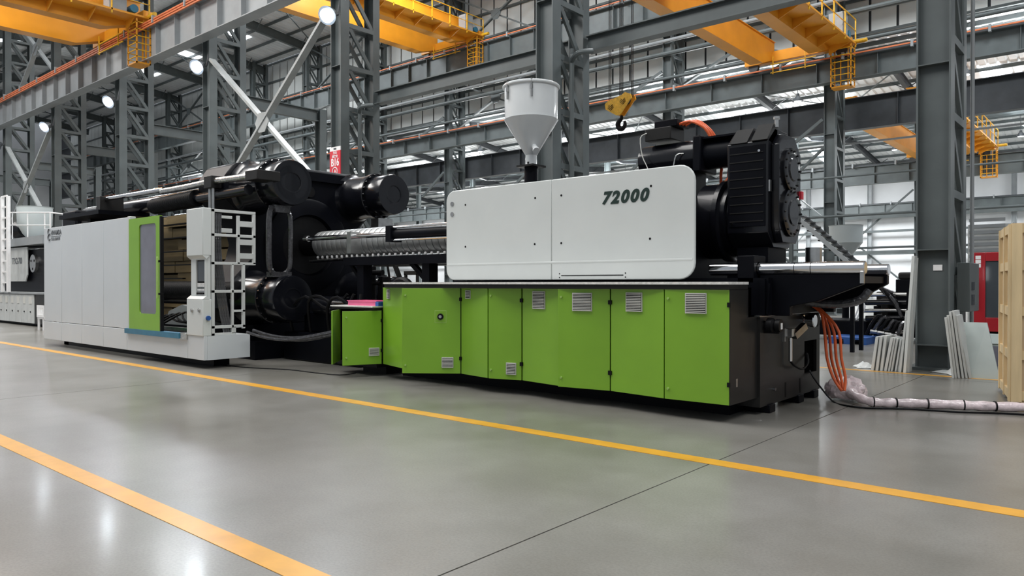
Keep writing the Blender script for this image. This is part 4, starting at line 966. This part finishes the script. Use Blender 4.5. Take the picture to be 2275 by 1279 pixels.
P('cable', MB().tube([(-4.74, AY-.23, MZ+.02), (-4.80, AY-.3, MZ+.0), (-4.84, AY-.3, MZ-.12), (-4.86, AY-.3, MZ-.3)], .014, 6), 'foil', mo)
for j in range(3):
    TM('power_hose', MB().tube([(-4.9, AY-.12+j*.09, MZ+.44), (-4.7, AY-.12+j*.09, MZ+.47+.02*j), (-4.5, AY-.1+j*.09, MZ+.36), (-4.42, AY-.05+j*.09, MZ+.2)], .019, 8), 'hose', 'orange hose arching over the motor flange', 'hose', 'orange hoses over the motor')
for j in range(3):
    TM('power_hose', MB().tube([(-4.35+j*.11, AY+.12, MZ-.15), (-4.37+j*.11, AY+.13, 2.95), (-4.36+j*.11, AY+.12, 2.75)], .020, 8), 'hose', 'dark orange hose dropping behind the cover beside the gearbox', 'hose', 'orange hoses beside the gearbox')
for j in range(4):
    TM('power_hose', MB().tube([(-4.02, AY-.05+j*.05, 3.0), (-4.12, AY-.08+j*.05, 2.92), (-4.22, AY-.1+j*.05, 2.80)], .022, 8), 'hose', 'short orange hose entering the gearbox side', 'hose', 'short orange hoses at the gearbox')
# ---- chrome guide bars with bracket
gbz = 1.665
for (y, x1, lab) in ((8.4, -2.26, 'near polished guide bar projecting right of the machine'), (9.92, -2.40, 'far polished guide bar with its end showing behind the near one')):
    t = T('guide_bar', lab, 'rod', (x1-.7, y, gbz))
    P('bar', MB().lathe((-4.02, y, gbz), (1, 0, 0), [(.062, 0), (.072, .01), (.072, x1+4.02-.012), (.062, x1+4.02)], 32), 'chrome', t)
    P('bar_collar', MB().cyl((-3.46, y, gbz), (-3.42, y, gbz), .082, 24), 'rubber', t)
    for x in (-3.0, -2.82): P('groove', MB().cyl((x, y, gbz), (x+.008, y, gbz), .0728, 24), 'rubber', t)
cb2 = T('cantilever_bracket', 'black tapered cantilever bracket carrying the guide bars', 'bracket', (-3, 9.2, 1.13))
for y in (8.36, 9.9):
    P('bracket_web', MB().prism([(-3.40, 1.13), (-3.40, 1.60), (-2.28 if y < 9 else -2.42, 1.60), (-2.28 if y < 9 else -2.42, 1.49), (-2.75, 1.30), (-3.05, 1.24), (-3.05, 1.13)], 'y', y, y+.10), 'black', cb2, bev=.01)
P('bracket_plate', MB().box(-3.40, -2.45, 8.5, 9.9, 1.50, 1.58).box(-3.40, -3.3, 8.4, 10, 1.13, 1.5), 'black', cb2)
P('bracket_lug', MB().box(-2.30, -2.26, 8.33, 8.36, 1.50, 1.62), 'metal', cb2)
P('support_leg', MB().box(-3.34, -3.28, 8.22, 8.5, 1.13, 1.55).beam((-3.26, 8.24, 1.15), (-3.24, 8.26, 1.5), .02, .02), 'black', cb2)
P('cable_chain', MB().tube([(-3.1, 9.0, 1.28), (-2.8, 9.1, 1.25), (-2.55, 9.2, 1.30), (-2.45, 9.25, 1.42)], .05, 10), 'blackfoil', cb2, 'wrapped cable under the bracket')
# ---- orange hoses and wrapped bundle on the floor
hs = [(1806, 676, 9.3), (1826, 694, 9.25), (1838, 738, 9.2), (1843, 795, 9.2), (1856, 838, 9.2), (1872, 868, 9.15)]
for j, (du, dy, b_) in enumerate(((-3, 0, -3), (9, .05, 8), (2, .12, 3), (15, -.05, 15))):
    pts = []
    for q, (u, v, Y) in enumerate(hs):
        x, y, z = pt(u+du*(.3+.7*math.sin(PI*q/5))+(.8*b_ if q in (2, 3, 4) else 0), v+(2*j if q < 2 else 0), Y+dy); pts.append((x, y, max(z, .05)))
    TM('power_hose', MB().tube(pts, .017, 10), 'hose', 'thick orange hose dropping from the end block into the plastic wrap', 'hose', 'orange hoses behind the end block')
wr = []
for (u, v) in ((1868, 880), (1885, 890), (1905, 899), (1940, 903), (1990, 905), (2060, 907), (2140, 910), (2210, 913), (2290, 915)):
    x, y, _ = ground(u, v); wr.append((x, y, .055))
wr[0] = (wr[0][0], wr[0][1], .17); wr[1] = (wr[1][0], wr[1][1], .13); wr[2] = (wr[2][0], wr[2][1], .10)
wb = T('wrapped_hose_bundle', 'long hose bundle wrapped in pinkish clear plastic along the floor', 'hose', (wr[3][0], wr[3][1], 0))
P('plastic_wrap', MB().tube(wr, lambda t: (.055+.085*max(0, 1-t*4.5)+.006*math.sin(t*70)) if t > .06 else .08+.8*t, 14, 6), 'film', wb)
bl = MB(); nn = 14
c0 = Vector(wr[1])
for i in range(nn+1):
    ph = PI*i/nn
    for k in range(20):
        th = 2*PI*k/20; rr = 1+.13*math.sin(5*th+3*ph)+.09*math.sin(9*th-7*ph)
        p = c0+Vector((.24*math.sin(ph)*math.cos(th)*rr-.03, .16*math.sin(ph)*math.sin(th)*rr, max(-.10, .17*math.cos(ph)*rr))); p.z = max(.004, p.z+.0); bl.v.append(tuple(p))
for i in range(nn):
    for k in range(20): bl.f.append((i*20+k, i*20+(k+1)%20, (i+1)*20+(k+1)%20, (i+1)*20+k))
P('loose_wrap', bl, 'film', wb)
for i in (3, 4, 5, 6, 7):
    a = Vector(wr[i]); b_ = Vector(wr[i+1]); dd = (b_-a).normalized(); P('cable_tie', MB().cyl(a, a+dd*.015, .063, 14), 'rubber', wb)
kc = [(-3.3, 9.75, .36), (-3.2, 9.72, .2)]
for (u, v) in ((1815, 850), (1838, 886), (1870, 899), (1930, 901), (2020, 905), (2130, 913), (2230, 914), (2290, 919)):
    x, y, _ = ground(u, max(v, 880)); kc.append((x, y-.02, .014 if u > 1850 else .05))
kc = [(-3.33, 9.85, .36), (-3.2, 9.7, .25), (ground(1850, 893)[0], ground(1850, 893)[1], .014)]+[(ground(u, v)[0], ground(u, v)[1], .014) for (u, v) in ((1880, 903), (1930, 909), (2020, 911), (2130, 918), (2230, 921), (2290, 925))]
TM('power_cable', MB().tube(kc, .012, 6), 'rubber', 'thin black cable beside the plastic-wrapped hose bundle', 'cable')
TM('floor_cable', MB().tube([(*ground(490, 812)[:2], .01), (*ground(560, 818)[:2], .01), (*ground(640, 822)[:2], .01), (*ground(700, 829)[:2], .01), (*ground(755, 834)[:2], .01), (-9.9, 7.6, .02)], .009, 5), 'rubber', 'thin black cable on the floor between the guard and low cabinet', 'cable')
# ================================================================== RIGHT SIDE OBJECTS
# wooden crate
wc_ = T('wooden_crate', 'tall pale plywood shipping crate cut by the right edge', 'crate', (0, 0, 0))
CW, CD, CH = 2.4, .42, 2.24     # width, side depth, height
P('side_sheet', MB().box(.01, .02, .02, 1.38, .1, CH-.02), 'ply', wc_); P('front_sheet', MB().box(.02, CW-.02, .03, .04, .1, CH-.02), 'ply', wc_)
P('back_sheet', MB().box(.02, CW-.02, 1.36, 1.37, .1, CH-.02), 'ply', wc_); P('right_sheet', MB().box(CW-.03, CW-.02, .04, 1.36, .1, CH-.02), 'ply', wc_); P('lid', MB().box(0, CW, 0, 1.4, CH-.02, CH), 'ply', wc_)
for z in (.06, .56, 1.10, 1.66, CH-.12):
    P('batten', MB().box(.1, CW-.1, .002, .03, z, z+.11), 'batten', wc_); P('batten', MB().box(-.02, .01, .1, 1.3, z, z+.11), 'batten', wc_)
for x in (0, .86, 1.66, CW-.1): P('upright', MB().box(x, x+.11, -.012, .03, .04, CH-.01), 'batten', wc_)
for y in (0.0, .62, 1.3): P('upright', MB().box(-.03, .01, y, y+.10, .04, CH-.01), 'batten', wc_)
for x in (.1, 1.1, 2.1): P('skid', MB().box(x, x+.12, .02, 1.38, 0, .10), 'batten', wc_)
gx, gy, _ = ground(2247, 899); wc_.location = (gx, gy, 0); wc_.rotation_euler = (0, 0, math.radians(11.5))
# white flat panels leaning left of the column
def slab_lean(label, ub, ut, vt, Y, wd, th, m='offwhite', group=None, name='leaning_panel', lean=.0, Yd=.5):
    # board seen edge-on: bottom centre at pixel ub, top at ut, vt; it runs back by Yd
    xb = xa(ub, Y); xt = xa(ut, Y+.0); zt_ = za(ut, vt, Y)
    mb = MB(); a = th/2
    mb.add([(xb-a, Y, 0), (xb+a, Y, 0), (xb+a, Y+Yd, 0), (xb-a, Y+Yd, 0), (xt-a, Y+.02, zt_), (xt+a, Y+.02, zt_), (xt+a, Y+Yd, zt_), (xt-a, Y+Yd, zt_)],
           [(3,2,1,0),(4,5,6,7),(0,1,5,4),(1,2,6,5),(2,3,7,6),(3,0,4,7)])
    return TM(name, mb, m, label, 'panel', group, bev=.003)
YL = 13.7
ORDN = ['first', 'second', 'third', 'fourth', 'fifth', 'sixth', 'seventh', 'eighth']
for i, (ub, ut) in enumerate(((1938, 1948), (1948, 1957), (1958, 1967), (1967, 1981), (1975, 1987), (1981, 1993), (1990, 2001), (1996, 2006))):
    slab_lean('short white leaning panel, '+ORDN[i]+' from the left in the row left of the column', ub, ut, (748, 747, 746, 750, 751, 752, 753, 754)[i], YL+.02*i, 0, .045 if i < 4 else .03, 'offwhite', 'short white panels left of the column')
slab_lean('medium white board standing between the short and tall leaning boards', 2000, 2014, 690, YL+.05, 0, .035, 'offwhite')
slab_lean('tall white board leaning against the left face of the largest column', 2010, 2028, 568, YL, 0, .045, 'white', Yd=.22)
slab_lean('second tall white board just right of the tallest', 2018, 2032, 572, YL+.1, 0, .03, 'offwhite', Yd=.2)
for i, (ub, ut, vt) in enumerate(((2118, 2100, 705), (2124, 2105, 700), (2131, 2110, 692), (2140, 2117, 690), (2148, 2124, 700), (2156, 2136, 765))):
    slab_lean('white board leaning right of the column, '+ORDN[i]+' from the left in the fan', ub, ut, vt, YL-.3+.03*i, 0, .032, 'offwhite', 'white boards right of the column', Yd=.45)
mb = MB(); Yq = 13.6; a0 = xa(2158, Yq); a1 = xa(2178, Yq); b0 = xa(2128, Yq+.4); b1 = xa(2160, Yq+.5); zq = za(2140, 716, Yq+.4)
mb.add([(a0, Yq, 0), (a1+.25, Yq+.1, 0), (b1+.2, Yq+.55, zq), (b0, Yq+.5, zq), (a0, Yq+.04, 0), (a1+.25, Yq+.14, 0), (b1+.2, Yq+.59, zq), (b0, Yq+.54, zq)], [(0,1,2,3),(7,6,5,4),(0,4,5,1),(1,5,6,2),(2,6,7,3),(3,7,4,0)])
TM('leaning_panel', mb, 'paleblue', 'wide pale grey-green door panel leaning behind the fan of boards', 'panel')
def cloth(label, pts, h, m='offwhite'):
    mb = MB(); A_ = Vector(pts[0]); B_ = Vector(pts[-1]); d = (B_-A_); L = d.length; d.normalize(); n_ = Vector((-d.y, d.x, 0)); nu, nv = 26, 10
    rnd = random.Random(len(label))
    for i in range(nu+1):
        for j in range(nv+1):
            u = i/nu; v = j/nv; w = .55*(.8+.2*math.sin(7*u+1))
            p = A_+d*(L*u+.04*math.sin(9*v))+n_*((v-.3)*w)
            e = min(1, 5*min(u, 1-u, v, 1-v)+.05)
            p.z = .006+h*e*(.35+.35*math.sin(11*u+5*v)+.3*math.sin(6*v-13*u)+.15*rnd.random()); p.z = max(.005, p.z); mb.v.append(tuple(p))
    for i in range(nu):
        for j in range(nv): q = i*(nv+1)+j; mb.f.append((q, q+1, q+nv+2, q+nv+1))
    return TM('packing_sheet', mb, m, label, 'sheet')
cloth('crumpled packing sheet at the foot of the short panels', [ground(1900, 816), ground(1950, 818)], .09)
cloth('crumpled packing sheet at the foot of the boards right of the column', [ground(2088, 826), ground(2135, 834)], .09)
cloth('grey packing sheet lying before the pale glass cabinet', [ground(2155, 834), ground(2240, 820)], .13, 'steel_light')
# pale cabinet with glass front
pc = T('glazed_cabinet', 'low pale cabinet with a dark glass front beside the crate', 'cabinet', (-1.6, 15, 0))
Xp = xa(2168, 14.8)
P('cabinet_body', MB().box(Xp, Xp+1.3, 14.8, 15.5, .05, .48), 'paleblue', pc, bev=.01); P('cabinet_top', MB().prism([(14.78, .48), (15.5, .48), (15.3, .62), (14.9, .62)], 'x', Xp-.02, Xp+1.3), 'paleblue', pc)
P('front_glass', MB().box(Xp+.1, Xp+1.2, 14.785, 14.8, .10, .44), 'glass', pc)
# red machine guard
YR = 19.5
rx = xa(2163, YR); rz1 = za(2163, 561, YR); rz0 = za(2163, 735, YR)
rd = T('red_machine_door', 'dark red machine guard door with a tall window and pale handle', 'machine guard', (rx+.8, YR, 0))
w0, w1, wz0_, wz1_ = xa(2189, YR), rx+1.9, za(2190, 705, YR), za(2190, 580, YR)
P('door_leaf', MB().box(rx, w0, YR, YR+.08, rz0, rz1).box(w1, rx+2.2, YR, YR+.08, rz0, rz1).box(w0, w1, YR, YR+.08, rz0, wz0_).box(w0, w1, YR, YR+.08, wz1_, rz1), 'red', rd, bev=.01)
P('door_window', MB().box(w0, w1, YR+.03, YR+.04, wz0_, wz1_), 'screen', rd)
P('door_handle', MB().box(xa(2171, YR), xa(2173.5, YR), YR-.06, YR-.03, za(2172, 686, YR), za(2172, 615, YR)).box(xa(2171, YR), xa(2173.5, YR), YR-.03, YR, 1.0, 1.05).box(xa(2171, YR), xa(2173.5, YR), YR-.03, YR, 1.5, 1.55), 'pink', rd, 'pale handle')
for i, v in enumerate((568, 577, 586)):
    st = P('warning_label', MB().box(xa(2167, YR), xa(2179, YR), YR-.004, YR, za(2172, v+8, YR), za(2172, v, YR)), 'paper', rd)
P('machine_bed', MB().box(rx-.1, rx+2.3, YR+.1, YR+1.6, 0, rz0), 'black', rd); P('machine_body', MB().box(rx+.1, rx+2.2, YR+.3, YR+1.6, rz0, rz1-.1), 'charcoal', rd)
sh = T('control_cubicle', 'grey ribbed shutter cubicle behind the red machine door', 'cabinet', (-4, 26, 0))
Xs = xa(2150, 26); P('cubicle_body', MB().box(Xs, Xs+1.2, 26, 26.6, 0, za(2150, 500, 26)), 'offwhite', sh)
for i in range(9): P('rib', MB().box(Xs+.03, Xs+.95, 25.97, 26, 1.9+i*.18, 2.0+i*.18), 'steel_light', sh)
tl = T('work_light', 'bright vertical work light glowing between column and red door', 'lamp', (xa(2155, 18.5), 18.5, 0))
Xt = xa(2155, 18.5); P('light_tube', MB().box(Xt-.04, Xt+.04, 18.5, 18.55, za(2155, 622, 18.5), za(2155, 590, 18.5)), 'tube', tl); P('light_stand', MB().box(Xt-.02, Xt+.02, 18.56, 18.6, 0, 1.95), 'steel_dark', tl)
# second machine beyond, right
m2 = T('second_machine', 'black hydraulic machine with white hopper beyond the guide bars', 'machine', (-6, 21, 0))
Y2 = 20.5
x0m, x1m = xa(1862, Y2), xa(2025, Y2)
P('machine_base', MB().box(x0m-1.5, xa(1926, Y2), Y2, Y2+1.5, .12, za(1900, 712, Y2)), 'black', m2, bev=.03)
P('machine_frame', MB().box(xa(1926, Y2), x1m+.4, Y2+.6, Y2+1.8, .1, .9).box(xa(1985, Y2), x1m+.6, Y2+.2, Y2+1.5, .6, 1.6), 'black', m2, bev=.02)
P('machine_column', MB().box(xa(1866, Y2), xa(1896, Y2), Y2+.1, Y2+.7, .9, za(1880, 640, Y2)), 'steel', m2)
for i, v in enumerate((655, 672, 690, 707, 738)):
    P('cylinder_rod', MB().cyl(pt(1900+8*i, v, Y2-.1), pt(2015, v-1, Y2-.1), .05+.02*(i % 2), 12), 'gloss' if i % 2 else 'metal', m2)
for i in range(7):
    P('machine_hose', MB().tube([pt(1915+7*i, 615+4*i, Y2-.2), pt(1930+8*i, 610+8*i, Y2-.35), pt(1950+7*i, 635+7*i, Y2-.3), pt(1985+3*i, 650+9*i, Y2-.2)], .04, 6), 'rubber' if i % 3 else 'blackfoil', m2)
for i in range(3): P('tube_rail', MB().tube([pt(1896+7*i, 710, Y2-.3), pt(1908+7*i, 680, Y2-.3), pt(1898+6*i, 668, Y2-.3)], .02, 6), 'paper', m2)
P('top_cover', MB().box(xa(1990, Y2), x1m+.3, Y2+.2, Y2+1.0, 1.6, 1.78), 'charcoal', m2, bev=.05)
P('valve_manifold', MB().box(xa(1935, Y2), xa(1985, Y2), Y2+.5, Y2+1.2, .9, 1.28).box(xa(1950, Y2), xa(1966, Y2), Y2+.3, Y2+.6, .5, 1.1), 'charcoal', m2, bev=.02)
for i in range(6): P('machine_hose', MB().tube([pt(1925+12*i, 745-6*i, Y2-.15), pt(1940+11*i, 715+5*i, Y2-.3), pt(1958+9*i, 700+4*i, Y2-.3), pt(1975+8*i, 730-3*i, Y2-.15)], .05, 6), 'blackfoil' if i % 2 else 'rubber', m2)
for i in range(4): P('chrome_fitting', MB().cyl(pt(1935+16*i, 735+3*i, Y2-.2), pt(1950+16*i, 737+3*i, Y2-.2), .07, 10), 'metal', m2)
HY2 = 22.3; hx2 = xa(1879, HY2)
P('hopper_drum', MB().lathe((hx2, HY2, 0), (0, 0, 1), [(.44, za(1879, 540, HY2)), (.45, za(1879, 502, HY2)), (.47, za(1879, 501, HY2))], 32), 'hopper_d', m2, 'pale hopper drum')
P('hopper_cone', MB().lathe((hx2, HY2, 0), (0, 0, 1), [(.09, za(1879, 585, HY2)), (.11, za(1879, 572, HY2)), (.44, za(1879, 540, HY2))], 32), 'hopper_d', m2)
P('hopper_stand', MB().cyl((hx2, HY2, .5), (hx2, HY2, za(1879, 584, HY2)), .1, 12), 'black', m2)
pa = T('blue_pallet', 'blue plastic pallet on the floor beyond the orange hoses', 'pallet', (xa(1880, 19.5), 19.5, 0))
pX0, pX1 = xa(1840, 19.2), xa(1925, 19.2)
P('pallet_deck', MB().box(pX0, pX1, 19.2, 20.3, .12, .17), 'blue2', pa)
for x in (pX0, (pX0+pX1)/2-.08, pX1-.16): P('pallet_foot', MB().box(x, x+.16, 19.2, 20.3, 0, .12), 'blue2', pa)
# inclined stair / lattice
ss = T('inclined_stair', 'steep inclined steel stair with pale stringers right of the gearbox', 'stair', (xa(1820, 17), 17, 0))
pA, pB = Vector(pt(1762, 475, 17)), Vector(pt(1895, 590, 17)); pB = pB+(pB-pA)*.9; pB.z = max(0, pB.z); pB = Vector(pt(1897, 594, 17))
for dy in (0, .7): P('stringer', MB().beam(pA+Vector((0,dy,0)), pB+Vector((0,dy,0)), .05, .09), 'steel_light', ss)
NS = 11
P('stair_post', MB().box(pB.x-.08, pB.x, 17, 17.08, 0, pB.z).box(pB.x-.08, pB.x, 17.66, 17.74, 0, pB.z), 'black', ss)
for i in range(NS):
    p = pA.lerp(pB, (i+.5)/NS); P('tread', MB().box(p.x-.11, p.x+.09, p.y, p.y+.7, p.z-.02, p.z+.01), 'charcoal', ss)
P('landing', MB().box(pA.x-1.2, pA.x, 17, 17.75, pA.z-.06, pA.z).box(pA.x-.1, pA.x-.02, 17, 17.08, 0, pA.z).box(pA.x-1.2, pA.x-1.12, 17, 17.08, 0, pA.z), 'steel', ss)
# ================================================================== LEFT SIDE OBJECTS
lm = T('left_machine', 'white injection machine with pale hopper beyond the guard, left edge', 'machine', (-33, 9, 0))
LY = 8.7
lx1 = xa(75, LY); 
P('cabinet_body', MB().box(lx1-9, lx1+1.0, LY+.03, LY+1.7, .1, 1.12), 'charcoal', lm)
P('deck_plate', MB().box(lx1-9, lx1+1.0, LY-.03, LY+1.7, 1.12, 1.18), 'steel_light', lm)
for i in range(9):
    a = lx1-.66*i; d_ = P('cabinet_door', MB().box(a-.65, a-.01, LY, LY+.03, .1, 1.10), 'offwhite', lm, bev=.005)
    P('vent_grille', MB().box(a-.45, a-.22, LY-.012, LY, .78, 1.02), 'louver', d_); P('door_lock', MB().cyl((a-.33, LY, .5), (a-.33, LY-.02, .5), .03, 10), 'rubber', d_)
P('plinth', MB().box(lx1-9, lx1+.8, LY+.3, LY+1.5, 0, .12), 'black', lm)
LP = 9.2; ax1 = xa(60, LP); ax0 = ax1-3.2; az0, az1 = za(60, 625, LP), za(60, 548, LP)
P('cover_sheet', MB().prism([(ax0, az0+.2), (ax0+.2, az0), (ax1-.2, az0), (ax1, az0+.25), (ax1, az1), (ax0, az1)], 'y', LP, LP+.05), 'offwhite', lm, bev=.01)
text('lettering', 'TPX2-700', .34, 'inkg', lm, (xa(27, LP), LP-.004, az1-.62), sx=.85, bold=.004)
P('injection_body', MB().box(ax0, ax1+2.6, LP+.15, LP+1.3, 1.18, az1-.1), 'black', lm, bev=.03)
P('top_beam', MB().box(ax0, xa(94, 9.1), 9.1, 10.3, az1+.05, az1+.35), 'steel_light', lm)
fx, fz_ = xa(76, 9.3), za(76, 585, 9.3)
P('fan_cover', MB().cyl((fx, 9.25, fz_), (fx, 9.36, fz_), .33, 28), 'metal', lm)
for i in range(3):
    a = PI/2+2*PI*i/3+PI/3; P('fan_hole', MB().cyl((fx+.2*math.cos(a), 9.24, fz_+.2*math.sin(a)), (fx+.2*math.cos(a), 9.26, fz_+.2*math.sin(a)), .045, 10), 'rubber', lm)
hl = xa(78, 9.7)
P('hopper_drum', MB().lathe((hl, 9.7, 0), (0, 0, 1), [(.25, az1+.35), (.40, za(78, 520, 9.7)), (.58, za(78, 500, 9.7)), (.60, za(78, 462, 9.7)), (.63, za(78, 460, 9.7))], 32), 'hopper_d', lm, 'pale hopper')
P('blower', MB().lathe((hl-1.3, 9.5, az1+.35+.35), (1, 0, 0), [(.2, 0), (.38, .1), (.4, .5), (.2, .7)], 24), 'gloss', lm)
hrl = P('handrail', MB().tube([(xa(20, 8.9), 8.9, za(20, 472, 8.9)), (xa(112, 8.9), 8.9, za(112, 472, 8.9)), (xa(118, 8.9), 9.5, za(118, 475, 8.9))], .025, 6, 0).tube([(xa(20, 8.9), 8.9, za(20, 500, 8.9)), (xa(112, 8.9), 8.9, za(112, 500, 8.9))], .02, 6, 0), 'paper', lm)
for u in (28, 62, 100, 112): P('rail_post', MB().cyl((xa(u, 8.9), 8.9, az1+.3), (xa(u, 8.9), 8.9, za(u, 472, 8.9)), .02, 6), 'paper', hrl)
lt_ = T('ladder_tower', 'white ladder tower at the very left edge', 'ladder', (xa(8, 8.6), 8.6, 1.18))
for u in (1, 14): P('tower_post', MB().box(xa(u, 8.6), xa(u, 8.6)+.16, 8.6, 8.7, 1.18, za(8, 437, 8.6)), 'paper', lt_)
for i in range(9): P('rung', MB().box(xa(1, 8.6), xa(14, 8.6), 8.62, 8.66, 1.5+i*.4, 1.56+i*.4), 'paper', lt_)
# white plastic stool
sx_, sy2, _ = ground(84, 733); ch = T('plastic_chair', 'white perforated plastic chair beside the left end of the guard', 'chair', (sx_+.25, sy2, 0))
P('seat', MB().box(sx_-.05, sx_+.55, sy2, sy2+.45, .36, .42), 'paper', ch)
for (x, y) in ((0, 0), (.45, 0), (0, .4), (.45, .4)): P('leg', MB().box(sx_-.03+x, sx_+.04+x, sy2+y, sy2+y+.05, 0, .36), 'paper', ch)
bk = P('backrest', MB().box(sx_-.05, sx_+.55, sy2-.02, sy2+.01, .42, .50).box(sx_-.05, sx_+.55, sy2-.02, sy2+.01, .72, .80).box(sx_-.05, sx_+.0, sy2-.02, sy2+.01, .5, .72).box(sx_+.5, sx_+.55, sy2-.02, sy2+.01, .5, .72), 'paper', ch)
for i in range(5): P('back_slat', MB().box(sx_+.04+i*.09, sx_+.08+i*.09, sy2-.02, sy2+.01, .5, .72), 'paper', bk)
